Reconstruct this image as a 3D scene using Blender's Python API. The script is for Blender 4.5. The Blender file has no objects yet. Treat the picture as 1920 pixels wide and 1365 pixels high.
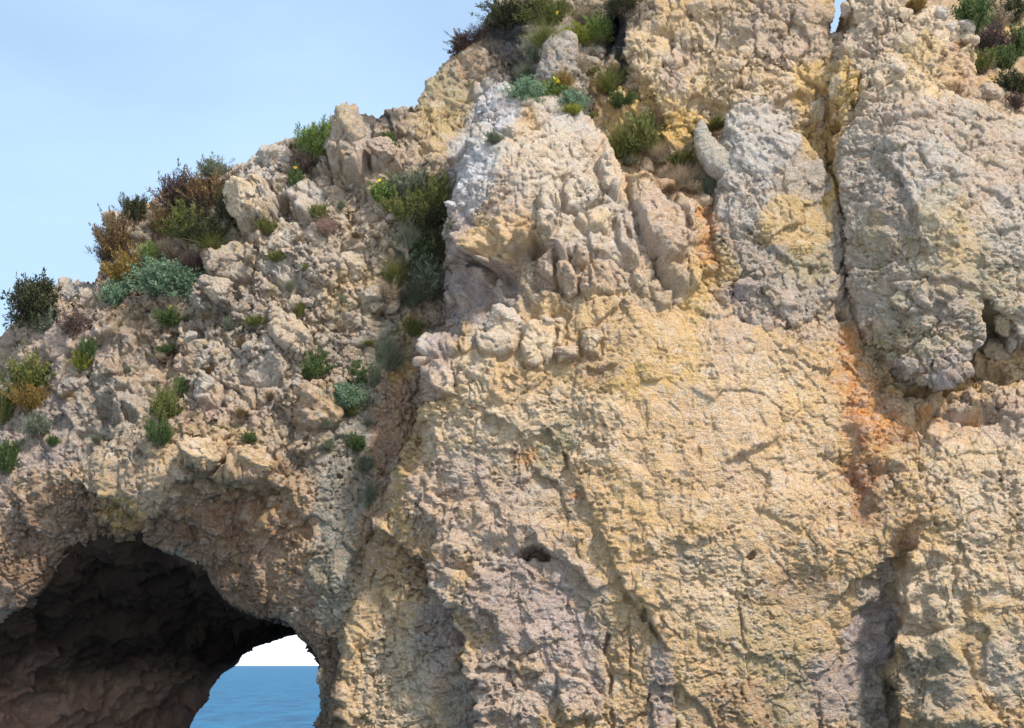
# Sea cliff with a natural arch: all geometry and materials are generated here.
import bpy, bmesh, math, random
import numpy as np
from mathutils import Vector

# ------------------------------------------------------------------ camera, sky, sun, exposure
F_PX = 2637.0                       # focal length in pixels of the 1920-wide photograph
PITCH = math.atan((1248.0 - 682.5) / F_PX)
CAM_Z = 6.0                         # eye height above the sea
scene = bpy.context.scene
col = scene.collection
cam_d = bpy.data.cameras.new("camera")
cam = bpy.data.objects.new("camera", cam_d)
col.objects.link(cam)
cam.location = (0, 0, CAM_Z)
cam.rotation_euler = (math.pi / 2 + PITCH, 0, 0)
cam_d.sensor_width = 36.0
cam_d.lens = F_PX / 1920.0 * 36.0
cam_d.clip_start = 0.1
cam_d.clip_end = 60000.0
scene.camera = cam

SUN_ELEV = math.radians(51)
SUN_AZ = math.radians(132)          # clockwise from +Y (away from the camera): behind the viewer, to the right
sun_dir = Vector((math.sin(SUN_AZ) * math.cos(SUN_ELEV), math.cos(SUN_AZ) * math.cos(SUN_ELEV), math.sin(SUN_ELEV)))
world = bpy.data.worlds.new("World")
scene.world = world
world.use_nodes = True
wn, wl = world.node_tree.nodes, world.node_tree.links
wn.clear()
w_out = wn.new("ShaderNodeOutputWorld")
w_bg = wn.new("ShaderNodeBackground")
w_sky = wn.new("ShaderNodeTexSky")
w_sky.sky_type = 'NISHITA'
w_sky.sun_disc = False
w_sky.sun_elevation = SUN_ELEV
w_sky.sun_rotation = SUN_AZ
w_sky.air_density = 1.0
w_sky.dust_density = 2.2
w_sky.ozone_density = 1.4
# thin high cloud veil over the whole sky, thicker towards the horizon where one looks through more of it
w_tc = wn.new("ShaderNodeTexCoord")
w_map = wn.new("ShaderNodeMapping"); w_map.inputs["Scale"].default_value = (1.2, 1.2, 3.0)
w_noise = wn.new("ShaderNodeTexNoise")
w_noise.inputs["Scale"].default_value = 2.6
w_noise.inputs["Detail"].default_value = 6.0
w_noise.inputs["Roughness"].default_value = 0.5
w_ramp = wn.new("ShaderNodeMapRange")
for k_, v_ in zip(("From Min", "From Max", "To Min", "To Max"), (0.34, 0.70, 0.30, 0.46)): w_ramp.inputs[k_].default_value = v_
w_sep = wn.new("ShaderNodeSeparateXYZ")
w_hor = wn.new("ShaderNodeMapRange"); w_hor.interpolation_type = 'SMOOTHSTEP'
for k_, v_ in zip(("From Min", "From Max", "To Min", "To Max"), (0.0, 0.15, 0.75, 0.0)): w_hor.inputs[k_].default_value = v_
w_add = wn.new("ShaderNodeMath"); w_add.operation = 'ADD'; w_add.use_clamp = True
w_mix = wn.new("ShaderNodeMixRGB")
w_vc = wn.new("ShaderNodeMixRGB")
w_vc.inputs["Color1"].default_value = (5.1, 7.0, 8.9, 1)
w_vc.inputs["Color2"].default_value = (9.0, 9.2, 9.4, 1)
wl.new(w_tc.outputs["Generated"], w_map.inputs["Vector"])
wl.new(w_map.outputs["Vector"], w_noise.inputs["Vector"])
wl.new(w_noise.outputs["Fac"], w_ramp.inputs["Value"])
wl.new(w_tc.outputs["Generated"], w_sep.inputs["Vector"])
wl.new(w_sep.outputs["Z"], w_hor.inputs["Value"])
wl.new(w_ramp.outputs["Result"], w_add.inputs[0]); wl.new(w_hor.outputs["Result"], w_add.inputs[1])
wl.new(w_add.outputs["Value"], w_mix.inputs["Fac"])
wl.new(w_hor.outputs["Result"], w_vc.inputs["Fac"])
wl.new(w_vc.outputs["Color"], w_mix.inputs["Color2"])
wl.new(w_sky.outputs["Color"], w_mix.inputs["Color1"])
wl.new(w_mix.outputs["Color"], w_bg.inputs["Color"])
w_bg.inputs["Strength"].default_value = 0.138
wl.new(w_bg.outputs["Background"], w_out.inputs["Surface"])

sun_d = bpy.data.lights.new("sun", 'SUN')
sun_d.energy = 4.2
sun_d.angle = math.radians(4.5)
sun_d.color = (1.0, 0.945, 0.87)
sun = bpy.data.objects.new("sun", sun_d)
col.objects.link(sun)
sun.rotation_euler = (-sun_dir).to_track_quat('-Z', 'Y').to_euler()

scene.view_settings.view_transform = 'Standard'
scene.view_settings.look = 'None'
scene.view_settings.gamma = 1.0
scene.view_settings.use_curve_mapping = False
scene.view_settings.exposure = 0.5
scene.cycles.max_bounces = 6

# ------------------------------------------------------------------ numeric helpers
f32 = np.float32
CP, SP = math.cos(PITCH), math.sin(PITCH)

def rays(u, v):
    cx = (u - 960.0) / F_PX
    cy = (682.5 - v) / F_PX
    dy = CP - cy * SP
    return cx / dy, (SP + cy * CP) / dy

def at(u, v, Y):
    """Pixel of the photograph at distance Y (metres along +Y) -> world point."""
    rx, rz = rays(u, v)
    return rx * Y, Y, CAM_Z + rz * Y

def _hash(ix, iy, iz, s):
    h = (ix.astype(np.uint32) * np.uint32(0x8da6b343)) ^ (iy.astype(np.uint32) * np.uint32(0xd8163841)) ^ (iz.astype(np.uint32) * np.uint32(0xcb1ab31f))
    h ^= np.uint32((s * 0x9e3779b1) & 0xffffffff)
    h ^= h >> np.uint32(15); h *= np.uint32(0x2c1b3c6d)
    h ^= h >> np.uint32(12); h *= np.uint32(0x297a2d39)
    h ^= h >> np.uint32(15)
    return h

_rg = np.random.RandomState(7)
_G = _rg.normal(size=(256, 3)); _G /= np.linalg.norm(_G, axis=1)[:, None]; _G = _G.astype(f32)

def noise3(x, y, z, s=0):
    x = x.astype(f32); y = y.astype(f32); z = z.astype(f32)
    fx = np.floor(x); fy = np.floor(y); fz = np.floor(z)
    ix = fx.astype(np.int32); iy = fy.astype(np.int32); iz = fz.astype(np.int32)
    x = x - fx; y = y - fy; z = z - fz
    wx = x * x * x * (x * (x * 6 - 15) + 10)
    wy = y * y * y * (y * (y * 6 - 15) + 10)
    wz = z * z * z * (z * (z * 6 - 15) + 10)
    out = np.zeros_like(x)
    for dx in (0, 1):
        for dy in (0, 1):
            for dz in (0, 1):
                g = _G[_hash(ix + dx, iy + dy, iz + dz, s) & np.uint32(255)]
                d = g[..., 0] * (x - dx) + g[..., 1] * (y - dy) + g[..., 2] * (z - dz)
                out += d * (wx if dx else 1 - wx) * (wy if dy else 1 - wy) * (wz if dz else 1 - wz)
    return out * 1.6

def fbm(P, freq, octaves, s=0, gain=0.5, ridged=False):
    a, t, out = 1.0, 0.0, 0.0
    for o in range(octaves):
        k = freq * (2.03 ** o)
        n = noise3(P[..., 0] * k + 17.3 * o, P[..., 1] * k, P[..., 2] * k, s + o)
        if ridged:
            n = 1.0 - 2.0 * np.abs(n)
        out = out + a * n
        t += a; a *= gain
    return out / t

def worley(P, freq, s=0, tilt=False):
    """F1, F2, random id of the nearest cell and (optionally) a random-plane height inside it."""
    x = (P[..., 0] * freq[0]).astype(f32); y = (P[..., 1] * freq[1]).astype(f32); z = (P[..., 2] * freq[2]).astype(f32)
    ix = np.floor(x).astype(np.int32); iy = np.floor(y).astype(np.int32); iz = np.floor(z).astype(np.int32)
    f1 = np.full(x.shape, 9.0, f32); f2 = np.full(x.shape, 9.0, f32)
    idv = np.zeros(x.shape, f32); th = np.zeros(x.shape, f32)
    K = f32(1.0 / 1024.0)
    for dx in (-1, 0, 1):
        for dy in (-1, 0, 1):
            for dz in (-1, 0, 1):
                cx = ix + dx; cy = iy + dy; cz = iz + dz
                h = _hash(cx, cy, cz, s)
                rx = cx + (h & np.uint32(1023)).astype(f32) * K - x
                ry = cy + ((h >> np.uint32(10)) & np.uint32(1023)).astype(f32) * K - y
                rz = cz + ((h >> np.uint32(20)) & np.uint32(1023)).astype(f32) * K - z
                d = np.sqrt(rx * rx + ry * ry + rz * rz).astype(f32)
                near = d < f1
                f2 = np.where(near, f1, np.minimum(f2, d))
                f1 = np.where(near, d, f1)
                h2 = h * np.uint32(0x85ebca6b); h2 ^= h2 >> np.uint32(13)
                idv = np.where(near, (h2 & np.uint32(1023)).astype(f32) * K, idv)
                if tilt:
                    a = ((h2 >> np.uint32(10)) & np.uint32(1023)).astype(f32) * K - 0.5
                    b = ((h2 >> np.uint32(20)) & np.uint32(1023)).astype(f32) * K - 0.5
                    th = np.where(near, -(rx * a * 2 + rz * b * 2), th)
    return f1, f2, idv, th

def sstep(a, b, x):
    t = np.clip((x - a) / (b - a), 0, 1)
    return t * t * (3 - 2 * t)

def poly_sd(U, V, poly, closed=True):
    """Distance to a polyline; for closed ones signed (negative inside)."""
    d2 = np.full(U.shape, 1e12, f32)
    inside = np.zeros(U.shape, bool)
    n = len(poly)
    for i in range(n if closed else n - 1):
        ax, ay = poly[i]; bx, by = poly[(i + 1) % n]
        ex, ey = bx - ax, by - ay
        L = ex * ex + ey * ey + 1e-9
        t = np.clip(((U - ax) * ex + (V - ay) * ey) / L, 0, 1)
        dx = U - ax - t * ex; dy = V - ay - t * ey
        d2 = np.minimum(d2, dx * dx + dy * dy)
        if closed and ay != by:
            c = ((ay > V) != (by > V)) & (U < (bx - ax) * (V - ay) / (by - ay) + ax)
            inside ^= c
    d = np.sqrt(d2)
    return np.where(inside, -d, d) if closed else d

def line_sd(U, V, pts):
    """Distance to an open polyline, and on which side (+1 = left of travel direction as seen in the picture)."""
    d2 = np.full(U.shape, 1e12, f32); sg = np.ones(U.shape, f32); tt = np.zeros(U.shape, f32)
    n = len(pts)
    for i in range(n - 1):
        ax, ay = pts[i]; bx, by = pts[i + 1]
        ex, ey = bx - ax, by - ay
        L = ex * ex + ey * ey + 1e-9
        t = np.clip(((U - ax) * ex + (V - ay) * ey) / L, 0, 1)
        dx = U - ax - t * ex; dy = V - ay - t * ey
        q = dx * dx + dy * dy
        m = q < d2
        d2 = np.where(m, q, d2)
        sg = np.where(m, np.sign(ey * (U - ax) - ex * (V - ay)), sg)
        tt = np.where(m, (i + t) / (n - 1), tt)
    return np.sqrt(d2), sg, tt

def tps_fit(pts):
    p = np.array(pts, float)
    xy = p[:, :2] / 400.0; n = len(p)
    r = np.linalg.norm(xy[:, None] - xy[None], axis=2)
    K = np.where(r > 0, r * r * np.log(r + 1e-12), 0) + np.eye(n) * 0.02
    A = np.zeros((n + 3, n + 3)); A[:n, :n] = K
    A[:n, n] = 1; A[:n, n + 1:] = xy; A[n:, :n] = A[:n, n:].T
    w = np.linalg.solve(A, np.concatenate([p[:, 2], np.zeros(3)]))
    return xy, w

def tps_eval(fit, U, V):
    xy, w = fit
    x = U / 400.0; y = V / 400.0; n = len(xy)
    out = w[n] + w[n + 1] * x + w[n + 2] * y
    for i in range(n):
        r2 = (x - xy[i, 0]) ** 2 + (y - xy[i, 1]) ** 2
        out = out + w[i] * 0.5 * r2 * np.log(r2 + 1e-12)
    return out

def upsample(C, shape, k):
    """Bilinear upsampling of a coarse grid sampled every k fine cells."""
    h, w = shape
    yy = np.arange(h) / k; xx = np.arange(w) / k
    y0 = np.minimum(yy.astype(int), C.shape[0] - 2); x0 = np.minimum(xx.astype(int), C.shape[1] - 2)
    ty = (yy - y0)[:, None]; tx = (xx - x0)[None]
    a = C[y0][:, x0]; b = C[y0][:, x0 + 1]; c = C[y0 + 1][:, x0]; d = C[y0 + 1][:, x0 + 1]
    return ((a * (1 - tx) + b * tx) * (1 - ty) + (c * (1 - tx) + d * tx) * ty).astype(f32)

def grid_mesh(name, P, keep, colors=None):
    """Mesh from a (h, w, 3) point grid, only the quads of keep (h-1, w-1)."""
    h, w = P.shape[:2]
    idx = np.arange(h * w).reshape(h, w)
    q = np.stack([idx[:-1, :-1], idx[1:, :-1], idx[1:, 1:], idx[:-1, 1:]], -1)[keep]
    used = np.zeros(h * w, bool); used[q.ravel()] = True
    remap = np.cumsum(used) - 1
    q = remap[q]
    return raw_mesh(name, P.reshape(-1, 3)[used], q, None if colors is None else colors.reshape(-1, 3)[used])

def raw_mesh(name, verts, faces, colors=None, smooth=True, attr=None):
    me = bpy.data.meshes.new(name)
    nf, k = faces.shape
    me.vertices.add(len(verts)); me.vertices.foreach_set("co", verts.astype(f32).ravel())
    me.loops.add(nf * k); me.loops.foreach_set("vertex_index", faces.astype(np.int32).ravel())
    me.polygons.add(nf); me.polygons.foreach_set("loop_start", np.arange(0, nf * k, k, dtype=np.int32))
    me.polygons.foreach_set("loop_total", np.full(nf, k, np.int32))
    if smooth:
        me.polygons.foreach_set("use_smooth", np.ones(nf, bool))
    me.update(calc_edges=True)
    if colors is not None:
        a = me.color_attributes.new("rock_color", 'FLOAT_COLOR', 'POINT')
        c = np.ones((len(verts), 4), f32); c[:, :3] = colors
        a.data.foreach_set("color", c.ravel())
    if attr is not None:
        a = me.attributes.new("tint", 'FLOAT', 'POINT')
        a.data.foreach_set("value", attr.astype(f32))
    return me

def tag(o, label=None, category=None, group=None, kind=None):
    if label: o["label"] = label
    if category: o["category"] = category
    if group: o["group"] = group
    if kind: o["kind"] = kind
    return o

def link(name, mesh, parent=None, mat=None):
    o = bpy.data.objects.new(name, mesh)
    col.objects.link(o)
    if parent is not None: o.parent = parent
    if mat is not None and mesh is not None and not mesh.materials: mesh.materials.append(mat)
    return o

# ------------------------------------------------------------------ materials
def rock_material(name, use_object_color=False, bump=0.8, scale=1.0, crust=1.0):
    m = bpy.data.materials.new(name); m.use_nodes = True
    n, l = m.node_tree.nodes, m.node_tree.links
    b = n["Principled BSDF"]
    b.inputs["Roughness"].default_value = 0.93
    b.inputs["Specular IOR Level"].default_value = 0.18
    tc = n.new("ShaderNodeNewGeometry")
    if use_object_color:
        src = n.new("ShaderNodeObjectInfo").outputs["Color"]
    else:
        a = n.new("ShaderNodeAttribute"); a.attribute_name = "rock_color"
        src = a.outputs["Color"]
    def noise(sc, det, rough=0.6):
        t = n.new("ShaderNodeTexNoise"); t.inputs["Scale"].default_value = sc * scale
        t.inputs["Detail"].default_value = det; t.inputs["Roughness"].default_value = rough
        l.new(tc.outputs["Position"], t.inputs["Vector"]); return t
    def remap(sock, a0, a1, b0, b1):
        r = n.new("ShaderNodeMapRange")
        for k, v in zip(("From Min", "From Max", "To Min", "To Max"), (a0, a1, b0, b1)): r.inputs[k].default_value = v
        l.new(sock, r.inputs["Value"]); return r.outputs["Result"]
    def mix(kind, fac, c1, c2):
        x = n.new("ShaderNodeMixRGB"); x.blend_type = kind
        for s, v in (("Fac", fac), ("Color1", c1), ("Color2", c2)):
            if hasattr(v, "links") or hasattr(v, "is_linked"): l.new(v, x.inputs[s])
            else: x.inputs[s].default_value = v
        return x.outputs["Color"]
    def voro(sc, rnd=1.0):
        t = n.new("ShaderNodeTexVoronoi"); t.inputs["Scale"].default_value = sc * scale
        l.new(wpos, t.inputs["Vector"]); return t
    wn_ = noise(7.0, 3)
    wsc = n.new("ShaderNodeVectorMath"); wsc.operation = 'SCALE'; wsc.inputs["Scale"].default_value = 0.10
    l.new(wn_.outputs["Color"], wsc.inputs[0])
    wad = n.new("ShaderNodeVectorMath"); l.new(tc.outputs["Position"], wad.inputs[0]); l.new(wsc.outputs["Vector"], wad.inputs[1])
    wpos = wad.outputs["Vector"]
    n1 = noise(2.3, 5); n2 = noise(6.5, 5); n3 = noise(30.0, 3, 0.7); n4 = noise(1.3, 4); n5 = noise(3.7, 5); n6 = noise(0.55, 3)
    c = src
    bw = n.new("ShaderNodeRGBToBW"); l.new(src, bw.inputs["Color"])
    bare = remap(bw.outputs["Val"], 0.05, 0.24, 0.0, 1.0)
    def on_bare(sock):
        q = n.new("ShaderNodeMath"); q.operation = 'MULTIPLY'; l.new(sock, q.inputs[0]); l.new(bare, q.inputs[1]); return q.outputs[0]
    # pale crusts, iron weathering, pink and mauve marl, sage-grey lichen, each in patches of its own
    n7 = noise(2.9, 6, 0.65); n8 = noise(5.2, 5, 0.65); n9 = noise(4.3, 5, 0.65)
    c = mix('MIX', on_bare(remap(n4.outputs["Fac"], 0.50, 0.62, 0.0, 0.26 * crust)), c, (0.54, 0.36, 0.13, 1))
    c = mix('MIX', on_bare(remap(n5.outputs["Fac"], 0.53, 0.62, 0.0, 0.24 * crust)), c, (0.42, 0.345, 0.325, 1))
    c = mix('MIX', on_bare(remap(n7.outputs["Fac"], 0.54, 0.63, 0.0, 0.34 * crust)), c, (0.55, 0.35, 0.25, 1))
    c = mix('MIX', on_bare(remap(n8.outputs["Fac"], 0.54, 0.63, 0.0, 0.20 * crust)), c, (0.38, 0.345, 0.225, 1))
    c = mix('MIX', on_bare(remap(n1.outputs["Fac"], 0.54, 0.64, 0.0, 0.34 * crust)), c, (0.63, 0.55, 0.45, 1))
    c = mix('MIX', on_bare(remap(n9.outputs["Fac"], 0.58, 0.66, 0.0, 0.34 * crust)), c, (0.58, 0.56, 0.56, 1))
    c = mix('MIX', on_bare(remap(n2.outputs["Fac"], 0.57, 0.69, 0.0, 0.42 * crust)), c, (0.20, 0.165, 0.135, 1))
    # grains and pebbles of the conglomerate
    g1 = voro(24.0); g2 = voro(9.0)
    sp = n.new("ShaderNodeSeparateColor"); l.new(g1.outputs["Color"], sp.inputs["Color"])
    sq = n.new("ShaderNodeSeparateColor"); l.new(g2.outputs["Color"], sq.inputs["Color"])
    c = mix('MIX', on_bare(remap(sp.outputs["Red"], 0.80, 1.0, 0.0, 0.40 * crust)), c, (0.66, 0.60, 0.52, 1))
    c = mix('MIX', on_bare(remap(sp.outputs["Green"], 0.80, 1.0, 0.0, 0.42 * crust)), c, (0.15, 0.11, 0.08, 1))
    c = mix('MIX', on_bare(remap(sq.outputs["Blue"], 0.86, 1.0, 0.0, 0.40 * crust)), c, (0.50, 0.27, 0.14, 1))
    v = mix('MIX', remap(n3.outputs["Fac"], 0.28, 0.72, 0.0, 1.0), (0.66, 0.64, 0.62, 1), (1.28, 1.27, 1.26, 1))
    c = mix('MULTIPLY', 1.0, c, v)
    l.new(c, b.inputs["Base Color"])
    fl = n.new("ShaderNodeMapping"); fl.inputs["Scale"].default_value = (0.55, 1.0, 1.9); l.new(tc.outputs["Position"], fl.inputs["Vector"])
    nb = n.new("ShaderNodeTexNoise"); nb.inputs["Scale"].default_value = 15.0 * scale; nb.inputs["Detail"].default_value = 7; nb.inputs["Roughness"].default_value = 0.78
    l.new(fl.outputs["Vector"], nb.inputs["Vector"])
    add = n.new("ShaderNodeMath"); add.operation = 'MULTIPLY_ADD'
    l.new(g1.outputs["Distance"], add.inputs[0]); add.inputs[1].default_value = -0.55; l.new(nb.outputs["Fac"], add.inputs[2])
    bp = n.new("ShaderNodeBump"); bp.inputs["Strength"].default_value = bump; bp.inputs["Distance"].default_value = 0.11
    l.new(add.outputs["Value"], bp.inputs["Height"]); l.new(bp.outputs["Normal"], b.inputs["Normal"])
    return m

ROCK = rock_material("weathered_rock")
CAVE = rock_material("shade_dark_cave_rock", crust=0.12)  # same rock as outside, pale crusts cut so the painted cave shade stays dark
STONE = rock_material("loose_stone", use_object_color=True, bump=0.8)
# ------------------------------------------------------------------ rock features traced from the photograph (pixels, metres)
# ledges: (points, jump, reach of the proud side, reach of the recessed side); travelling down the right side is proud,
# travelling right the upper side is proud
STEPS = [
    ([(1020, 790), (1060, 850), (1100, 940), (1150, 1060), (1215, 1165), (1250, 1230)], 0.20, 140, 50),
    ([(690, 965), (745, 1015), (800, 1055), (850, 1125), (872, 1200), (905, 1365), (915, 1450)], 0.60, 130, 70),
    ([(868, 430), (885, 480), (905, 500), (950, 502), (985, 470), (1000, 440)], 1.15, 60, 80),
    ([(905, 500), (925, 560), (960, 600)], 0.16, 60, 60),
    ([(1725, 995), (1700, 1060), (1690, 1105), (1693, 1170), (1680, 1225), (1664, 1262), (1685, 1300), (1695, 1450)], 0.72, 120, 52),
    ([(1668, 688), (1700, 712), (1745, 718), (1790, 705), (1812, 688)], 0.35, 60, 50),
    ([(1725, 770), (1780, 752), (1780, 775), (1840, 780), (1885, 752)], 0.32, 45, 45),
    ([(1190, 415), (1235, 505), (1270, 545), (1300, 560)], 0.30, 60, 40),
    ([(1165, 460), (1190, 520), (1215, 555)], 0.18, 40, 30),
    ([(1365, 872), (1385, 862), (1410, 845), (1450, 828), (1470, 826)], 0.17, 50, 24),
    ([(330, 900), (390, 895), (440, 915), (500, 925), (540, 905)], 0.75, 90, 80),
    ([(150, 905), (215, 940), (260, 965), (310, 975)], 0.45, 90, 60),
    ([(345, 560), (390, 600), (430, 610), (470, 590)], 0.50, 60, 60),
    ([(175, 735), (215, 780), (245, 790)], 0.45, 50, 60),
    ([(975, 1050), (1010, 1030), (1050, 1045), (1100, 1085), (1125, 1120)], 0.30, 60, 70),
    ([(905, 1140), (935, 1190), (945, 1226), (975, 1226), (1010, 1212)], 0.14, 40, 30),
    ([(800, 690), (830, 745), (790, 770)], 0.22, 50, 50),
    ([(905, 770), (930, 785), (990, 830), (1040, 800)], 0.24, 60, 45),
    ([(620, 305), (640, 345), (700, 340)], 0.40, 50, 50),
    ([(1230, 165), (1240, 140), (1262, 90), (1255, 45)], -0.14, 50, 40),
    ([(1310, 190), (1420, 215), (1520, 160)], 0.30, 80, 60),
    ([(1350, 90), (1410, 75), (1440, 55)], 0.25, 60, 50),
    ([(1180, 60), (1172, 110), (1205, 150), (1230, 165)], 0.30, 70, 30),
    ([(1560, 1130), (1640, 1060), (1700, 1045)], 0.20, 60, 70),
    ([(1590, 790), (1605, 850), (1610, 920), (1650, 960)], 0.28, 60, 60),
    ([(1265, 1015), (1310, 1020), (1350, 1010)], 0.08, 40, 30),
    ([(700, 1080), (740, 1160), (745, 1300)], 0.16, 60, 50),
    ([(1040, 450), (1050, 560), (1075, 590)], 0.12, 40, 30),
    ([(1420, 560), (1470, 600), (1400, 600)], 0.14, 50, 40),
    ([(795, 640), (800, 720), (835, 745)], 0.25, 50, 60),
    ([(1625, 285), (1690, 330), (1718, 420), (1745, 480)], 0.26, 70, 60),
    ([(1700, 540), (1735, 585), (1770, 560)], 0.22, 50, 40),
    ([(1780, 400), (1800, 480), (1830, 560)], -0.14, 60, 50),
]
# joints: (points, half width px, depth m)
CRACKS = [
    ([(905, 1145), (925, 1180), (940, 1200), (945, 1226), (978, 1224)], 3.0, 0.18),
    ([(1128, 1120), (1142, 1165), (1135, 1220), (1146, 1270), (1142, 1330), (1150, 1365), (1152, 1450)], 4.0, 0.35),
    ([(1205, 1135), (1222, 1180), (1262, 1232), (1270, 1290), (1268, 1365), (1272, 1450)], 4.5, 0.35),
    ([(1380, 1095), (1388, 1150), (1392, 1200), (1405, 1300)], 2.5, 0.14),
    ([(1538, 1300), (1542, 1365), (1540, 1450)], 3.0, 0.16),
    ([(1792, 1060), (1786, 1120), (1780, 1175)], 3.0, 0.16),
    ([(742, 1120), (744, 1230), (700, 1270), (668, 1310), (662, 1365)], 3.0, 0.16),
    ([(1575, 560), (1580, 500), (1590, 470)], 4.0, 0.40),
    ([(1085, 330), (1130, 270), (1150, 320), (1175, 370)], 3.5, 0.22),
    ([(1190, 410), (1215, 470), (1240, 510), (1262, 540)], 4.5, 0.32),
    ([(1038, 470), (1037, 530), (1042, 560)], 3.0, 0.18),
    ([(1010, 690), (1040, 650), (1043, 610)], 3.5, 0.22),
    ([(890, 680), (897, 705), (905, 740)], 3.0, 0.20),
    ([(842, 655), (850, 690), (862, 740)], 2.5, 0.16),
    ([(1255, 45), (1262, 90), (1240, 140), (1222, 165), (1205, 150)], 4.0, 0.24),
    ([(1311, 70), (1312, 125), (1300, 160)], 3.5, 0.2),
    ([(1490, 0), (1480, 60), (1440, 75)], 3.0, 0.18),
    ([(575, 715), (620, 725), (628, 745)], 3.0, 0.22),
    ([(395, 740), (420, 780), (440, 800)], 2.5, 0.2),
    ([(500, 690), (520, 740), (512, 780)], 2.5, 0.18),
    ([(1420, 640), (1455, 690), (1470, 720)], 2.5, 0.10),
    ([(1350, 1140), (1352, 1060)], 2.0, 0.10),
    ([(1180, 1160), (1185, 1220), (1182, 1300)], 2.5, 0.15),
    ([(960, 1210), (955, 1260), (970, 1300), (962, 1365)], 2.5, 0.16),
    ([(1040, 1260), (1045, 1310), (1060, 1340)], 2.5, 0.16),
    ([(1730, 230), (1790, 260), (1850, 330)], 2.5, 0.12),
    ([(1640, 345), (1660, 300), (1690, 260)], 2.5, 0.14),
]
# raised blocks: (outline, height, edge softness px)
BLOCKS = [
    ([(1175, 345), (1215, 338), (1235, 370), (1265, 410), (1285, 460), (1278, 490), (1235, 500), (1205, 450), (1185, 400)], 0.40, 14),
    ([(1272, 360), (1295, 400), (1292, 440), (1270, 420), (1258, 390)], 0.25, 9),
    ([(1130, 285), (1150, 300), (1160, 345), (1155, 380), (1130, 350), (1115, 300)], 0.28, 9),
    ([(1060, 330), (1110, 350), (1125, 375), (1090, 400), (1060, 390), (1052, 355)], 0.25, 12),
    ([(1010, 355), (1040, 352), (1052, 385), (1050, 405), (1015, 400), (1005, 375)], 0.28, 9),
    ([(1005, 408), (1035, 402), (1048, 425), (1035, 450), (1008, 440)], 0.26, 9),
    ([(1085, 395), (1130, 388), (1145, 410), (1140, 440), (1095, 440), (1075, 415)], 0.22, 9),
    ([(1040, 455), (1055, 455), (1080, 520), (1085, 545), (1065, 555), (1042, 525)], 0.24, 8),
    ([(1005, 470), (1036, 465), (1036, 530), (1020, 525), (1000, 505)], 0.20, 9),
    ([(1078, 460), (1100, 465), (1108, 490), (1095, 505), (1078, 495)], 0.22, 8),
    ([(1105, 500), (1140, 490), (1155, 520), (1150, 550), (1110, 545)], 0.18, 10),
    ([(1090, 510), (1110, 500), (1125, 550), (1100, 555), (1084, 540)], 0.15, 8),
    ([(1150, 405), (1168, 420), (1195, 470), (1200, 500), (1180, 490), (1160, 445)], 0.20, 8),
    ([(1225, 540), (1262, 545), (1262, 575), (1235, 578)], 0.16, 7),
    ([(1285, 500), (1310, 520), (1312, 550), (1290, 552), (1280, 525)], 0.16, 7),
    ([(900, 590), (940, 578), (970, 590), (975, 630), (965, 660), (905, 670), (893, 625)], 0.24, 14),
    ([(970, 605), (1000, 595), (1020, 600), (1035, 590), (1055, 600), (1052, 650), (1020, 690), (985, 690), (972, 650)], 0.22, 10),
    ([(1088, 622), (1115, 620), (1128, 645), (1122, 670), (1090, 665)], 0.26, 9),
    ([(1040, 655), (1085, 650), (1085, 672), (1045, 680)], 0.20, 8),
    ([(800, 635), (850, 630), (862, 655), (825, 680), (795, 670)], 0.20, 10),
    ([(790, 680), (830, 665), (855, 720), (860, 745), (820, 750), (795, 720)], 0.22, 9),
    ([(455, 355), (510, 345), (525, 385), (505, 430), (450, 435), (440, 395)], 0.60, 18),
    ([(640, 225), (690, 240), (700, 300), (680, 340), (625, 345), (618, 290)], 0.65, 16),
    ([(697, 285), (735, 278), (757, 300), (752, 322), (700, 325)], 0.35, 9),
    ([(400, 480), (450, 445), (480, 470), (475, 520), (430, 545), (395, 530)], 0.45, 14),
    ([(395, 530), (440, 545), (450, 580), (420, 585), (390, 565)], 0.40, 10),
    ([(505, 570), (560, 600), (590, 640), (575, 680), (520, 650), (505, 610)], 0.30, 12),
    ([(555, 700), (620, 730), (630, 800), (590, 820), (540, 790), (520, 760)], 0.35, 12),
    ([(380, 705), (415, 720), (410, 760), (375, 760)], 0.30, 9),
    ([(345, 835), (420, 820), (430, 870), (395, 895), (345, 880)], 0.50, 14),
    ([(430, 860), (500, 850), (530, 890), (500, 915), (440, 905)], 0.40, 12),
    ([(1310, 1180), (1340, 1190), (1342, 1220), (1312, 1215)], 0.05, 8),
    ([(985, 1225), (1008, 1218), (1015, 1245), (1005, 1272), (975, 1268), (960, 1240)], 0.14, 8),
    ([(1040, 1265), (1100, 1270), (1135, 1300), (1130, 1350), (1060, 1360), (1045, 1320)], 0.16, 9),
    ([(900, 1300), (945, 1290), (955, 1330), (930, 1365), (900, 1350)], 0.14, 9),
    ([(1700, 1075), (1780, 1060), (1790, 1150), (1760, 1180), (1700, 1170)], 0.10, 8),
    ([(1680, 1200), (1790, 1180), (1830, 1290), (1880, 1365), (1700, 1400)], 0.20, 14),
    ([(1440, 880), (1520, 860), (1560, 930), (1500, 1000), (1420, 960)], 0.08, 30),
    ([(1630, 600), (1700, 560), (1760, 600), (1700, 660), (1640, 650)], 0.14, 16),
    ([(1670, 530), (1740, 520), (1745, 575), (1705, 595)], 0.22, 12),
    ([(1620, 870), (1690, 855), (1700, 885), (1640, 895)], 0.20, 10),
]
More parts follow.
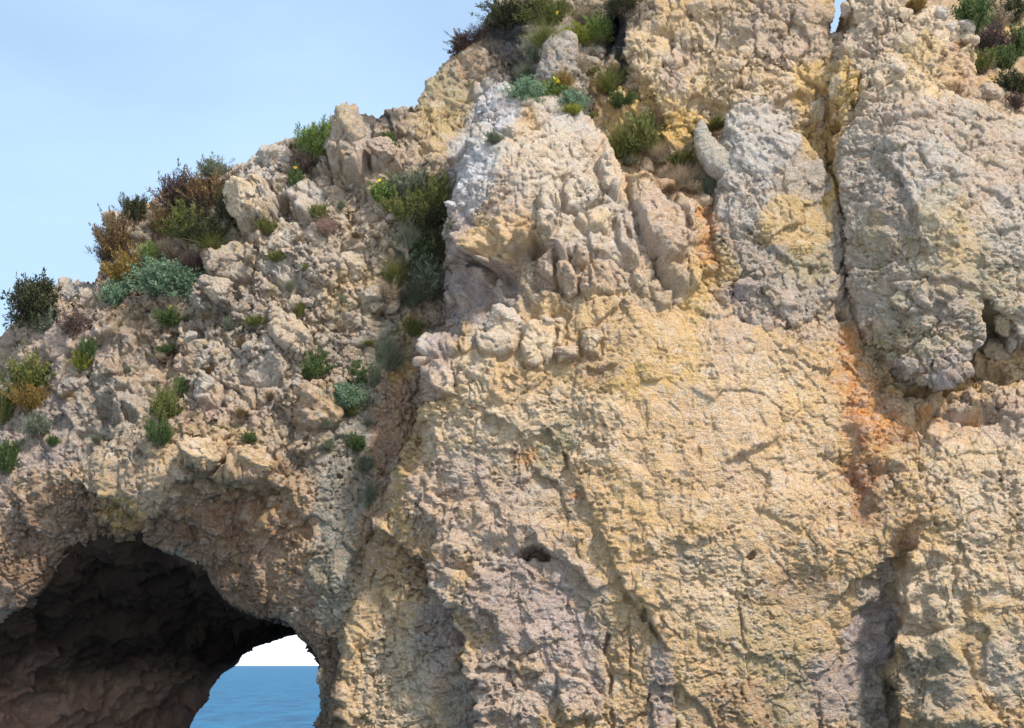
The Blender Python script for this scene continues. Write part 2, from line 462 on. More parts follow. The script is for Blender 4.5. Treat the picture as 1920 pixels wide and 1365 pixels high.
# cavities: (x, y, rx, ry, angle deg, depth m)
HOLES = [
    (1002, 1042, 30, 12, -12, 0.55), (934, 1070, 7, 5, 0, 0.15), (1404, 1042, 11, 5, 0, 0.2),
    (920, 490, 26, 14, 15, 0.25), (805, 1095, 12, 8, 0, 0.25), (420, 595, 26, 18, 0, 0.25), (205, 770, 28, 22, 20, 0.25),
    (1565, 230, 9, 22, 0, 0.4), (1608, 150, 8, 20, 10, 0.5), (1602, 195, 9, 8, 0, 0.3), (637, 325, 16, 14, 0, 0.4),
    (795, 310, 14, 8, 0, 0.25), (1118, 100, 7, 12, 0, 0.45), (375, 620, 20, 14, 0, 0.3), (250, 790, 20, 10, 30, 0.3),
    (1210, 1158, 7, 16, 20, 0.2), (437, 560, 18, 9, 0, 0.2),
    (1575, 590, 12, 8, 0, 0.35), (1742, 728, 72, 13, 2, 0.5), (1850, 705, 40, 16, 0, .3), (1835, 782, 50, 8, 0, .25), (1115, 700, 22, 14, 0, 0.12), (1140, 690, 16, 10, 0, 0.12),
    (1550, 300, 6, 40, 0, 0.2), (930, 560, 40, 34, 0, 0.18),
]

# rock colours: own colour of the stone, its iron stains, crusts and lichen, and shade painted in places
OCH = (.55, .37, .185); CRM = (.60, .47, .32); PNK = (.46, .345, .27); GRY = (.33, .28, .225); LGY = (.48, .445, .405)
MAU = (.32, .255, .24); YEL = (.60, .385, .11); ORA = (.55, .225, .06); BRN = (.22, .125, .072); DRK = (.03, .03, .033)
OLV = (.34, .285, .155); RST = (.36, .145, .06); WHT = (.60, .59, .605); TAN = (.36, .235, .128); DBR = (.10, .063, .04)
SLP = (.37, .29, .21)
# (x, y, rx, ry, angle, colour, strength, patchiness 0..1)
PAINT = [
    # headland
    (250, 650, 330, 220, 20, SLP, .8, .3), (120, 600, 140, 130, 0, PNK, .6, .3), (60, 850, 110, 180, 0, MAU, .7, .4),
    (160, 720, 60, 140, 20, GRY, .7, .5), (220, 770, 60, 60, 0, GRY, .9, .3), (400, 640, 60, 50, 0, GRY, .9, .4),
    (270, 680, 90, 60, 0, TAN, .6, .4), (330, 670, 40, 30, 0, RST, .45, .6), (560, 640, 70, 60, 0, CRM, .8, .2),
    (480, 390, 60, 60, 0, CRM, .9, .1), (560, 400, 70, 70, 20, LGY, .6, .4), (470, 320, 80, 50, -30, LGY, .7, .3),
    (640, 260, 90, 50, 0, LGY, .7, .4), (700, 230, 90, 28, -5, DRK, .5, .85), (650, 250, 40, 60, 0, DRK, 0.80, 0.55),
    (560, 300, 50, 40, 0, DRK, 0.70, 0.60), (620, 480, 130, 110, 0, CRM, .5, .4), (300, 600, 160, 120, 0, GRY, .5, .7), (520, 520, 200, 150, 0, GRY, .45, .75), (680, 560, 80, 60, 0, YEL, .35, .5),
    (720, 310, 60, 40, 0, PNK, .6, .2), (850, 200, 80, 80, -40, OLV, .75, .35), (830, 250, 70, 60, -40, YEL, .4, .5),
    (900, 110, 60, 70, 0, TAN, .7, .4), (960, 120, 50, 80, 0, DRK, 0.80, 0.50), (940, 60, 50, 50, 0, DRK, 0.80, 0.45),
    (470, 700, 120, 80, 0, LGY, .45, .5), (600, 770, 70, 60, 0, TAN, .5, .3), (400, 850, 120, 50, 0, OCH, .7, .3),
    (130, 540, 60, 30, 0, LGY, .7, .3), (240, 400, 60, 40, -40, CRM, .8, .2),
    (150, 640, 70, 50, 20, (.46, .33, .27), .6, .6), (450, 760, 80, 50, 0, (.43, .31, .24), .6, .6), (540, 480, 70, 50, 0, LGY, .5, .7), (260, 600, 90, 40, 10, TAN, .6, .6), (640, 640, 70, 60, 0, (.28, .25, .21), .55, .6), (90, 760, 60, 90, 20, (.28, .24, .21), .6, .6), (330, 790, 70, 40, 0, (.34, .22, .15), .5, .6), (430, 580, 90, 50, 0, (.27, .25, .23), .5, .7),
    # around the arch: brown stone, with rim shade painted into the darkest strokes
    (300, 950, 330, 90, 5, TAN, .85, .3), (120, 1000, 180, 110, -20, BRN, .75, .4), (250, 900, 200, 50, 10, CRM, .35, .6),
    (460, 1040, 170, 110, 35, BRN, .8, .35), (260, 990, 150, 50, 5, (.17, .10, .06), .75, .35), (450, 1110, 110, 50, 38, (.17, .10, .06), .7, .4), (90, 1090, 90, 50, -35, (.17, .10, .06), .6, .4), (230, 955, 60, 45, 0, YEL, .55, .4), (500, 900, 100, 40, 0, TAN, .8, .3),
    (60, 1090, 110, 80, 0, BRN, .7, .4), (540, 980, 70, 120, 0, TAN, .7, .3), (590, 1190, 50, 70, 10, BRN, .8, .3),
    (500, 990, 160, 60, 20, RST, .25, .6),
    # gully between headland and spur
    (640, 920, 55, 200, 8, GRY, .85, .3), (630, 1060, 45, 140, 5, OLV, .55, .4), (650, 800, 40, 60, 20, LGY, .6, .4),
    (735, 780, 40, 140, 12, RST, .45, .35), (760, 660, 35, 90, 15, YEL, .6, .3), (770, 860, 30, 110, 0, TAN, .7, .3),
    (700, 1010, 40, 120, 10, TAN, .75, .3), (620, 1300, 22, 140, 0, DBR, .8, .3), (665, 1250, 30, 150, 0, OCH, .8, .2),
    (765, 930, 26, 120, 5, YEL, .4, .4), (700, 580, 60, 60, 0, GRY, .6, .5),
    # spur; its mauve strokes paint shade into the hollow and left flank
    (900, 280, 60, 120, 25, LGY, .95, .1), (888, 335, 42, 85, 15, WHT, 1.0, .2), (930, 190, 60, 50, 0, LGY, .9, .2),
    (1060, 220, 70, 50, 30, LGY, .85, .2), (1020, 300, 90, 80, 0, CRM, .7, .3), (940, 370, 60, 60, 0, PNK, .7, .2),
    (1040, 105, 60, 70, 0, GRY, .9, .2), (1080, 330, 90, 70, 30, CRM, .8, .2), (1100, 400, 120, 80, 0, CRM, .6, .3),
    (1120, 425, 60, 20, 0, YEL, .5, .4), (860, 470, 40, 130, 0, MAU, .9, .1), (905, 540, 75, 65, 0, MAU, 1.0, .15), (850, 520, 30, 110, 0, MAU, 1.0, .1),
    (960, 540, 60, 40, 0, GRY, .6, .2), (1000, 500, 40, 40, 0, GRY, .6, .2), (1080, 500, 130, 60, 0, PNK, .7, .3),
    (1220, 430, 90, 90, 50, PNK, .8, .2), (1240, 540, 70, 40, 0, GRY, .6, .3), (930, 620, 60, 50, 0, LGY, .6, .2),
    (1015, 640, 60, 50, 0, CRM, .8, .3), (820, 700, 50, 60, 20, PNK, .9, .2), (800, 650, 40, 30, 0, LGY, .8, .3),
    (880, 705, 60, 50, 0, CRM, .8, .2), (1105, 640, 26, 26, 0, WHT, .5, .2),
    (835, 600, 26, 120, 0, MAU, .8, .2),
    # great wall
    (1250, 640, 200, 60, 5, OCH, .7, .3), (1330, 560, 60, 120, 10, YEL, .6, .4), (1200, 700, 150, 50, 0, YEL, .55, .4),
    (1120, 690, 70, 35, 0, TAN, .8, .3), (1080, 800, 140, 90, 20, CRM, .6, .4), (1420, 760, 160, 120, 0, CRM, .55, .45),
    (1470, 800, 40, 110, 30, YEL, .55, .4), (900, 820, 110, 70, 0, CRM, .75, .3), (950, 900, 150, 60, 15, GRY, .55, .5),
    (1040, 830, 40, 60, 30, OLV, .8, .3), (1100, 930, 40, 60, 30, GRY, .75, .3), (900, 960, 160, 110, 15, PNK, .75, .4),
    (1000, 1100, 130, 110, 0, PNK, .9, .2), (1060, 1160, 60, 80, 0, MAU, .5, .3), (960, 1280, 90, 110, 0, PNK, .8, .3),
    (820, 1180, 50, 150, 10, MAU, .8, .3), (790, 1060, 60, 60, 0, BRN, .55, .4), (860, 1320, 40, 100, 0, GRY, .8, .2),
    (740, 1290, 80, 130, 0, CRM, .75, .3), (1150, 1000, 60, 170, -20, OCH, .8, .3), (1120, 1180, 30, 120, 0, GRY, .6, .3),
    (1300, 950, 160, 120, 0, OCH, .7, .35), (1450, 930, 130, 100, 0, CRM, .5, .5), (1540, 1010, 160, 90, 0, OCH, .8, .4),
    (1330, 1100, 110, 100, 0, CRM, .6, .4), (1250, 1060, 60, 60, 0, GRY, .4, .4), (1240, 1290, 30, 100, 0, MAU, .8, .2),
    (1310, 1250, 60, 120, 0, OCH, .7, .3), (1420, 1200, 90, 90, 0, OLV, .4, .5), (1500, 1110, 90, 60, 0, TAN, .7, .3),
    (1632, 1200, 55, 115, 15, MAU, .95, .1), (1560, 1290, 90, 80, 0, MAU, .75, .3), (1650, 1090, 40, 50, 20, GRY, .8, .2),
    (1640, 1330, 60, 70, 0, GRY, .9, .1), (1400, 1330, 90, 60, 0, BRN, .45, .5), (1330, 1330, 50, 50, 0, TAN, .6, .4),
    (1480, 1290, 60, 80, 0, OLV, .5, .4), (1360, 620, 60, 90, 20, PNK, .6, .4), (1520, 590, 110, 60, 0, PNK, .6, .4),
    (1400, 880, 60, 40, 0, PNK, .7, .3), (1100, 1300, 50, 60, 0, PNK, .8, .3), (1005, 1250, 40, 30, 0, OCH, .7, .2),
    (980, 850, 26, 16, 0, ORA, .5, .4), (1075, 935, 18, 10, 0, ORA, .6, .3),
    (1180, 640, 200, 60, 8, OCH, .6, .3), (1330, 820, 230, 120, 0, (.60, .40, .225), .55, .35), (1480, 980, 160, 110, 0, (.58, .385, .21), .6, .35),
    (985, 1130, 120, 120, 0, MAU, .55, .45), (1060, 1230, 90, 110, 0, (.47, .37, .33), .7, .4), (940, 1330, 90, 70, 0, PNK, .6, .4), (1190, 1010, 60, 160, -25, (.58, .38, .18), .7, .3),
    (1870, 930, 110, 90, 0, (.60, .41, .24), .6, .4), (645, 900, 50, 190, 8, (.20, .19, .155), .8, .35), (625, 1080, 40, 130, 4, (.21, .195, .15), .7, .35), (700, 680, 50, 120, 20, (.24, .22, .17), .6, .4),
    # orange seep
    (1592, 670, 40, 70, 10, ORA, .6, .45), (1610, 745, 85, 50, 25, ORA, .5, .5), (1622, 825, 50, 130, 0, ORA, .45, .55), (1585, 665, 13, 60, 8, ORA, .8, .3), (1600, 745, 11, 60, -14, ORA, .8, .35), (1622, 790, 12, 60, -30, ORA, .8, .4), (1606, 850, 10, 90, 0, RST, .8, .4), (1650, 775, 60, 10, 28, ORA, .75, .4), (1690, 812, 50, 9, 12, ORA, .7, .4), (1570, 720, 9, 50, 0, ORA, .6, .5),
    (1625, 930, 40, 80, 0, RST, .5, .5), (1612, 940, 10, 60, -6, RST, .75, .4), (1720, 800, 140, 40, 8, ORA, .45, .6), (1740, 780, 40, 16, 20, ORA, .8, .3),
    (1830, 785, 70, 12, 0, ORA, .75, .4), (1690, 830, 40, 14, 15, RST, .6, .4), (1540, 720, 50, 80, 0, OCH, .6, .3),
    (1700, 1000, 30, 60, 30, RST, .6, .3), (1660, 930, 40, 60, 20, TAN, .6, .3), (1590, 615, 16, 18, 0, ORA, .8, .1),
    (1820, 730, 60, 22, 0, YEL, .6, .4), (1330, 450, 26, 60, 5, ORA, .6, .5), (1345, 480, 12, 30, 0, RST, .6, .4),
    (1310, 400, 30, 14, 0, ORA, .8, .3), (1560, 340, 14, 70, 0, YEL, .9, .1), (1565, 250, 12, 30, 0, ORA, .5, .3),
    (1850, 870, 150, 110, 0, CRM, .6, .4), (1880, 1000, 120, 140, 0, CRM, .6, .4), (1790, 780, 30, 40, 0, PNK, .7, .2),
    (1880, 780, 50, 60, 0, PNK, .8, .2), (1750, 1130, 70, 100, 0, CRM, .8, .3), (1750, 1270, 80, 80, 20, OLV, .45, .4),
    (1760, 1290, 90, 70, 30, GRY, .6, .4), (1890, 1250, 60, 90, 0, LGY, .5, .4), (1840, 1180, 70, 40, 0, OLV, .4, .5),
    # back wall, towers, pillar
    (1250, 200, 120, 110, 0, YEL, .75, .3), (1380, 150, 200, 120, 0, CRM, .55, .4), (1270, 130, 34, 60, 0, PNK, .8, .2),
    (1480, 60, 120, 70, 0, PNK, .7, .3), (1400, 40, 120, 60, 0, GRY, .5, .4), (1280, 260, 60, 60, 0, YEL, .9, .2),
    (1530, 200, 60, 110, 0, YEL, .7, .3), (1585, 170, 34, 70, 0, YEL, .9, .1), (1200, 80, 50, 80, 0, CRM, .6, .3),
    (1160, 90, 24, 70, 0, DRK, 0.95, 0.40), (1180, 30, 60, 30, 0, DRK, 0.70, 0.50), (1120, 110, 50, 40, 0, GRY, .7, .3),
    (1250, 320, 60, 50, 0, TAN, .7, .3), (1270, 340, 50, 30, 0, RST, .35, .5),
    (1420, 260, 90, 80, 0, LGY, .8, .25), (1400, 350, 80, 90, 0, LGY, .6, .4), (1500, 330, 60, 40, 0, GRY, .7, .2),
    (1490, 420, 90, 60, 0, YEL, .6, .4), (1520, 500, 60, 50, 0, OLV, .6, .4), (1530, 560, 60, 50, 0, GRY, .6, .3),
    (1390, 550, 40, 26, 0, MAU, .7, .2), (1300, 300, 40, 40, 0, GRY, .5, .4),
    (1720, 100, 110, 110, 0, CRM, .7, .3), (1750, 130, 60, 70, 0, YEL, .35, .5), (1790, 130, 30, 50, 0, RST, .25, .5),
    (1640, 60, 40, 60, 0, PNK, .6, .3), (1800, 80, 14, 14, 0, RST, .8, .1), (1810, 150, 30, 30, 0, ORA, .3, .4),
    (1700, 230, 130, 50, 10, PNK, .6, .3), (1720, 330, 130, 100, 20, LGY, .55, .4), (1640, 380, 55, 150, 0, GRY, .6, .4),
    (1680, 420, 50, 90, 0, DBR, .35, .6), (1760, 440, 60, 120, 10, OLV, .5, .4), (1800, 480, 50, 120, 0, YEL, .35, .5),
    (1640, 560, 70, 80, 0, GRY, .5, .4), (1700, 640, 90, 50, 0, OLV, .65, .3), (1790, 570, 70, 70, 0, GRY, .8, .3),
    (1640, 650, 30, 30, 0, OLV, .8, .2), (1860, 330, 70, 120, 0, PNK, .6, .4), (1870, 520, 60, 120, 0, OLV, .45, .4),
    (1890, 420, 50, 80, 0, LGY, .5, .3), (1780, 690, 50, 20, 0, MAU, .7, .2), (1730, 690, 70, 18, 0, MAU, .6, .3),
    (1640, 450, 30, 60, 0, OLV, .5, .4),
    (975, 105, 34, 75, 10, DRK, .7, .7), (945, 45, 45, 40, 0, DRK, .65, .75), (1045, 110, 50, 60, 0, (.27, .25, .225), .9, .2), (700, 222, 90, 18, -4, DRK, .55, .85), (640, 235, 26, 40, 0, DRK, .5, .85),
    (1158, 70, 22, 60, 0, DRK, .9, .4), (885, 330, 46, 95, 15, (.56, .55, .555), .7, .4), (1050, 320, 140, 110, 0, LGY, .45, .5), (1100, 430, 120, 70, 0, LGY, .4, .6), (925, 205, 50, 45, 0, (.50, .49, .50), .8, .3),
    # hillside
    (1880, 120, 80, 120, 0, TAN, .5, .4), (1880, 150, 50, 12, 0, YEL, .8, .2), (1890, 60, 30, 26, 0, YEL, .6, .4),
    (1870, 170, 40, 20, 0, GRY, .7, .2), (1910, 90, 14, 20, 0, ORA, .5, .2),
]
# where the rock is broken into blocks (x, y, rx, ry, angle, block amplitude, gravel amplitude)
BREAK = [
    (330, 560, 420, 300, 25, .95, 1.0), (620, 420, 260, 260, 0, .95, 1.0), (300, 960, 420, 110, 5, .55, 1.9),
    (430, 1060, 220, 140, 30, .35, 2.0), (640, 980, 70, 220, 5, .35, 1.6), (860, 220, 120, 140, 0, .7, 1.6),
    (890, 320, 60, 150, 20, .5, 2.4), (1000, 300, 120, 130, 0, .36, 1.1), (1130, 440, 200, 130, 0, .42, .9),
    (930, 540, 70, 60, 0, .15, .5), (1220, 640, 180, 70, 0, .17, .8), (1300, 880, 330, 270, 0, .17, .92), (1400, 1180, 270, 170, 0, .24, .98), (950, 880, 140, 120, 0, .28, 1.05),
    (1000, 1150, 160, 170, 0, .32, .85), (1620, 1200, 70, 140, 10, .18, .45), (1560, 1300, 100, 80, 0, .25, .6),
    (1720, 430, 210, 250, 0, .34, 1.1), (1700, 120, 160, 120, 0, .6, 1.5), (1400, 150, 220, 160, 0, .75, .8),
    (1420, 380, 140, 170, 0, .45, .8), (1700, 700, 180, 80, 0, .5, 1.3), (1600, 780, 80, 120, 0, .3, 1.2),
    (1800, 1150, 170, 240, 0, .28, .85), (800, 1050, 90, 140, 0, .55, 1.7), (740, 760, 60, 160, 0, .6, 1.6),
    (1330, 480, 40, 100, 0, .6, 1.1),
]

def ell(U, V, x, y, rx, ry, ang):
    c, s = math.cos(math.radians(ang)), math.sin(math.radians(ang))
    dx, dy = U - x, V - y
    a = (dx * c + dy * s) / rx; b = (-dx * s + dy * c) / ry
    return a * a + b * b

GRIDS = []      # (U0, V0, step, P, keep) of every finished rock mass, for setting stones and plants on it

def mass_arrays(name, outline, ctrl, base_col, step=1.82, back=0.11, edge_round=34, edge_depth=0.9, margin=60,
               rough=1.0, aniso=(1.0, 1.0, 1.0), seed=0, hole=None, outline_noise=9.0, label=None, features=True, detail=1.0, lim=(-110, 2030, -90, 1460)):
    us = [p[0] for p in outline]; vs = [p[1] for p in outline]
    u0, u1 = max(min(us) - margin, lim[0]), min(max(us) + margin, lim[1])
    v0, v1 = max(min(vs) - margin, lim[2]), min(max(vs) + margin, lim[3])
    K = 4
    nu = int((u1 - u0) / step) // K * K + 1; nv = int((v1 - v0) / step) // K * K + 1
    U, V = np.meshgrid((u0 + np.arange(nu) * step).astype(f32), (v0 + np.arange(nv) * step).astype(f32))
    # picture-plane warp so traced edges come out ragged
    W = np.stack([U / 60, V / 60, np.full_like(U, 3.1 + seed)], -1)
    wx = fbm(W, 1.0, 4, 11 + seed, 0.6) * 11; wy = fbm(W, 1.0, 4, 31 + seed, 0.6) * 11
    Uw, Vw = U + wx, V + wy
    jit = fbm(W, 1.5, 2, 61 + seed)
    Uc, Vc = U[::K, ::K], V[::K, ::K]
    # outside the outline the rock turns away: points keep the outline's height and side position and run straight back
    sdc = poly_sd(Uc, Vc, outline)
    g1, g0 = np.gradient(sdc, K * step)
    gn = np.sqrt(g0 * g0 + g1 * g1) + 1e-6
    sd = upsample(sdc, U.shape, K) + fbm(W, 1.6, 4, 51 + seed, 0.62) * outline_noise + noise3(W[..., 0] * .45, W[..., 1] * .45, W[..., 2], 55 + seed) * outline_noise * 0.6
    out_ = np.maximum(sd, 0)
    Ue = U - out_ * upsample(g0 / gn, U.shape, K); Ve = V - out_ * upsample(g1 / gn, U.shape, K)
    keep_v = sd < margin - 8
    back_y = out_ * back
    front_y = edge_depth * np.clip(1 + sd / edge_round, 0, 1) ** 2.2
    if hole is not None:
        hdc = poly_sd(Uc, Vc, hole)
        h1, h0 = np.gradient(hdc, K * step); hn = np.sqrt(h0 * h0 + h1 * h1) + 1e-6
        hd = upsample(hdc, U.shape, K) + fbm(W, 1.6, 4, 71 + seed, 0.6) * 8
        in_ = np.maximum(-hd, 0)
        Ue = Ue + in_ * upsample(h0 / hn, U.shape, K); Ve = Ve + in_ * upsample(h1 / hn, U.shape, K)
        front_y = front_y + 0.30 * np.clip(1 - hd / 34, 0, 1) ** 2
        back_y = back_y + in_ * 0.10
        keep_v &= hd > -30
    Y = upsample(tps_eval(tps_fit(ctrl), Uc, Vc), U.shape, K) + front_y
    X, _, Z = at(Ue, Ve, Y)
    Y = Y + back_y
    Z = Z - back_y * 0.04
    P0 = np.stack([X, Y, Z], -1).astype(f32)
    def normals(P):
        du = np.gradient(P, axis=1); dv = np.gradient(P, axis=0)
        n = np.cross(du, dv); n /= np.linalg.norm(n, axis=-1, keepdims=True) + 1e-9
        n[n[..., 1] > 0] *= -1
        return n.astype(f32)
    N = normals(P0)
    spc = np.maximum(np.linalg.norm(np.gradient(P0, axis=0), axis=-1), np.linalg.norm(np.gradient(P0, axis=1), axis=-1))
    wN = np.clip(0.16 / (3.2 * spc), 0.0, 1)[..., None]
    N = N * wN + np.array((0, -1, 0.1), f32) * (1 - wN)
    N /= np.linalg.norm(N, axis=-1, keepdims=True)
    ab = np.full(U.shape, 0.45 * rough, f32); ag = np.full(U.shape, rough, f32)
    for (x, y, rx, ry, an, b_, g_) in BREAK:
        if x + 2 * max(rx, ry) < u0 or x - 2 * max(rx, ry) > u1: continue
        w = np.exp(-0.9 * ell(Uw, Vw, x, y, rx, ry, an) ** 2)
        ab += (b_ * rough - ab) * w; ag += (g_ * rough - ag) * w
    # natural fracturing of the rock, in world space; relief finer than the local vertex spacing is left out
    A = np.array(aniso, f32)
    def att(wavelength):
        return np.clip(wavelength / (3.2 * spc) - 0.15, 0, 1).astype(f32) ** 1.5
    Q = P0 * A
    warp = np.stack([fbm(P0, 0.9, 4, 91), fbm(P0, 0.9, 4, 92), fbm(P0, 0.9, 4, 93)], -1)
    Qw = (Q + warp * 0.42).astype(f32)
    d = fbm(P0, 0.33, 3, 5 + seed) * 0.26
    d += fbm(P0 * np.array((1, 1, 0.38), f32) + warp * 0.25, 0.75, 3, 7 + seed, 0.5, True) * 0.13      # runoff ribs
    f1, f2, idv, th = worley(Qw, (0.85, 0.7, 0.72), 3 + seed, True)
    gap = f2 - f1
    d += ab * att(1.2) * ((idv - 0.5) * 0.36 + th * 0.50 - 0.24 * np.exp(-gap / 0.03))
    f1, f2, idv, th = worley(Qw + warp * 0.2, (2.1, 1.8, 1.9), 23 + seed, True)
    gap = f2 - f1
    d += ab * att(0.5) * ((idv - 0.5) * 0.14 + th * 0.22 - 0.13 * np.exp(-gap / 0.04))
    d += (0.2 * ag + 0.4 * ab) * att(0.5) * fbm(Qw * np.array((0.9, 1, 1.2), f32), 1.3, 3, 81 + seed, 0.55, True) * 0.075
    if features:
        for (pts, amt, lp, lr) in STEPS:
            R = 3 * max(lp, lr); xs = [p[0] for p in pts]; ys = [p[1] for p in pts]
            i0, i1 = int((min(xs) - R - u0) / step), int((max(xs) + R - u0) / step)
            j0, j1 = int((min(ys) - R - v0) / step), int((max(ys) + R - v0) / step)
            i0, j0 = max(i0, 0), max(j0, 0)
            if i1 <= i0 or j1 <= j0 or i0 >= nu or j0 >= nv: continue
            s = np.s_[j0:j1, i0:i1]
            dist, sg, t = line_sd(U[s] + 1.9 * wx[s], V[s] + 1.9 * wy[s], pts)
            e = (0.55 + 0.9 * sstep(-.3, .3, jit[s])) * sstep(0, 0.10, t) * sstep(1, 0.90, t)
            prof = np.where(sg > 0, np.exp(-dist / lp) * sstep(-3, 7, dist), -np.exp(-dist / lr) * sstep(-4, 6, dist))
            d[s] += amt * 0.75 * e * prof
        for (poly, hgt, soft) in BLOCKS:
            xs = [p[0] for p in poly]; ys = [p[1] for p in poly]; R = 26
            i0, i1 = int((min(xs) - R - u0) / step), int((max(xs) + R - u0) / step)
            j0, j1 = int((min(ys) - R - v0) / step), int((max(ys) + R - v0) / step)
            i0, j0 = max(i0, 0), max(j0, 0)
            if i1 <= i0 or j1 <= j0 or i0 >= nu or j0 >= nv: continue
            s = np.s_[j0:j1, i0:i1]
            q = poly_sd(Uw[s], Vw[s], poly)
            ins = np.clip(-q / soft, 0, 1)
            d[s] += hgt * 1.25 * np.sqrt(1 - (1 - ins) ** 2) - hgt * 0.6 * np.exp(-(np.maximum(q, 0) / 5.0) ** 2) * (q > -2)
        for (pts, wd, dep) in CRACKS:
            R = 30; xs = [p[0] for p in pts]; ys = [p[1] for p in pts]
            i0, i1 = int((min(xs) - R - u0) / step), int((max(xs) + R - u0) / step)
            j0, j1 = int((min(ys) - R - v0) / step), int((max(ys) + R - v0) / step)
            i0, j0 = max(i0, 0), max(j0, 0)
            if i1 <= i0 or j1 <= j0 or i0 >= nu or j0 >= nv: continue
            s = np.s_[j0:j1, i0:i1]
            dist, sg, t = line_sd(U[s] + wx[s] * 0.9, V[s] + wy[s] * 0.9, pts)
            e = sstep(-.32, .2, jit[s]) * sstep(-0.02, 0.1, t) * sstep(1.02, 0.9, t)
            d[s] -= dep * e * np.exp(-(dist / (wd * 0.8)) ** 2)
        for (x, y, rx, ry, an, dep) in HOLES:
            R = 2.2 * max(rx, ry)
            i0, i1 = int((x - R - u0) / step), int((x + R - u0) / step)
            j0, j1 = int((y - R - v0) / step), int((y + R - v0) / step)
            i0, j0 = max(i0, 0), max(j0, 0)
            if i1 <= i0 or j1 <= j0 or i0 >= nu or j0 >= nv: continue
            s = np.s_[j0:j1, i0:i1]
            d[s] -= 1.6 * dep * sstep(1.25, 0.35, ell(Uw[s] + 1.2 * wx[s], Vw[s] + 1.2 * wy[s], x, y, rx, ry, an))
    P = P0 + N * d[..., None]
    # slide the vertices along the surface so the steep sides of blocks are as finely meshed as their faces
    for it in range(10):
        av = 0.25 * (P[:-2, 1:-1] + P[2:, 1:-1] + P[1:-1, :-2] + P[1:-1, 2:]) - P[1:-1, 1:-1]
        n_ = np.cross(P[1:-1, 2:] - P[1:-1, :-2], P[2:, 1:-1] - P[:-2, 1:-1])
        n_ /= np.linalg.norm(n_, axis=-1, keepdims=True) + 1e-9
        P[1:-1, 1:-1] += 0.6 * (av - n_ * np.sum(av * n_, -1, keepdims=True)) + 0.012 * av
    # crumbling and grain follow the real, already broken surface
    N2 = normals(P)
    spc = np.maximum(np.linalg.norm(np.gradient(P, axis=0), axis=-1), np.linalg.norm(np.gradient(P, axis=1), axis=-1))
    wild = 0.30 + 1.15 * sstep(-0.24, 0.32, fbm(P0, 0.6, 4, 131 + seed, 0.6))      # smoother and rougher patches
    Pw = (P + np.stack([fbm(P, 2.5, 2, 141), fbm(P, 2.5, 2, 142), fbm(P, 2.5, 2, 143)], -1) * 0.12).astype(f32)
    f1, f2, idv, th = worley(Pw * A, (4.4, 4.2, 5.4), 43 + seed, True)
    d = (0.12 * ag + 0.88 * ab) * wild * att(0.2) * ((idv - 0.5) * 0.07 + th * 0.11 - 0.045 * np.exp(-(f2 - f1) / 0.05))
    f1, f2, idv, th = worley(Pw * A, (10.0, 10.0, 14.0), 63 + seed, True)
    d += ag * wild * att(0.10) * detail * (0.40 + 0.35 * np.clip(ab * 1.6, 0, 1)) * ((idv - 0.5) * 0.034 + th * 0.050)
    L = Pw * np.array((0.75, 1, 1.7), f32)
    am = ag * (0.35 + 0.65 * np.clip(ab * 1.6, 0, 1))
    d += am * wild * att(0.14) * detail * (fbm(L, 4.6, 2, 83 + seed, 0.62, True) * 0.030)
    d -= am * wild * att(0.12) * np.clip(fbm(L, 6.0, 2, 88 + seed) - 0.24, 0, 1) * 0.52
    d += ag * (0.6 + 0.4 * wild) * att(0.10) * detail * (fbm(L, 5.5, 2, 95 + seed, 0.6) * 0.026 + fbm(P * np.array((.6, 1, 1.5), f32), 6.5, 2, 96 + seed, 0.6) * 0.040)
    # hairline joints, here and there
    f1, f2, idv, th = worley(Pw * A + warp * 0.25, (1.5, 1.3, 0.8), 73 + seed, False)
    f1b, f2b, _i, _t = worley(Pw * A + warp * 0.2, (2.6, 2.6, 3.6), 75 + seed, False)
    pj = sstep(-0.15, 0.22, fbm(P0, 0.8, 3, 77 + seed))
    d -= pj * (0.10 + 0.90 * np.clip(ab, 0, 1)) * (0.17 * np.exp(-((f2 - f1) / 0.05) ** 2) + 0.09 * np.exp(-((f2b - f1b) / 0.065) ** 2))
    d += ag * att(0.05) * detail * (fbm(P, 11.0, 1, 97 + seed, 0.75, True) * 0.014)
    P = P + N2 * d[..., None]
    # colour of the stone
    C = np.empty(U.shape + (3,), f32); C[:] = base_col
    big = fbm(P0, 0.55, 4, 120 + seed, 0.6); pn = fbm(P0, 1.7, 4, 121, 0.65); pf = fbm(P0, 7.0, 3, 122, 0.7)
    C *= (1 + 0.16 * big)[..., None]
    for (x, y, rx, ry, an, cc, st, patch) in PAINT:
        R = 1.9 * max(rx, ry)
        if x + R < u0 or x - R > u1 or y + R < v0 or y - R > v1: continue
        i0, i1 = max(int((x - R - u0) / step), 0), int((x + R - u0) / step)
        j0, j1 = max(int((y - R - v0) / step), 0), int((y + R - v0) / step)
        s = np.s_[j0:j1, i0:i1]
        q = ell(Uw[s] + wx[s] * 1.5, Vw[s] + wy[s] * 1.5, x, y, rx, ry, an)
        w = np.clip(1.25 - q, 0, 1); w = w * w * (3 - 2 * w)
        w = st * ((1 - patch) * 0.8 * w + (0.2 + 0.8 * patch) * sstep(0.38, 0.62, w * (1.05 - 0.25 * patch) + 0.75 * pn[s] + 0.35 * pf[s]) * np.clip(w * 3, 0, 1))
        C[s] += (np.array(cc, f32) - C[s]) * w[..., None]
    keep = keep_v[:-1, :-1] & keep_v[1:, :-1] & keep_v[1:, 1:] & keep_v[:-1, 1:]
    return name, P, keep, C, (u0, v0, step, P, keep_v & (sd < 4), N2, name, C), label

from concurrent.futures import ThreadPoolExecutor
POOL = ThreadPoolExecutor(4)

def build_mass(*a, **k):
    return POOL.submit(mass_arrays, *a, **k)

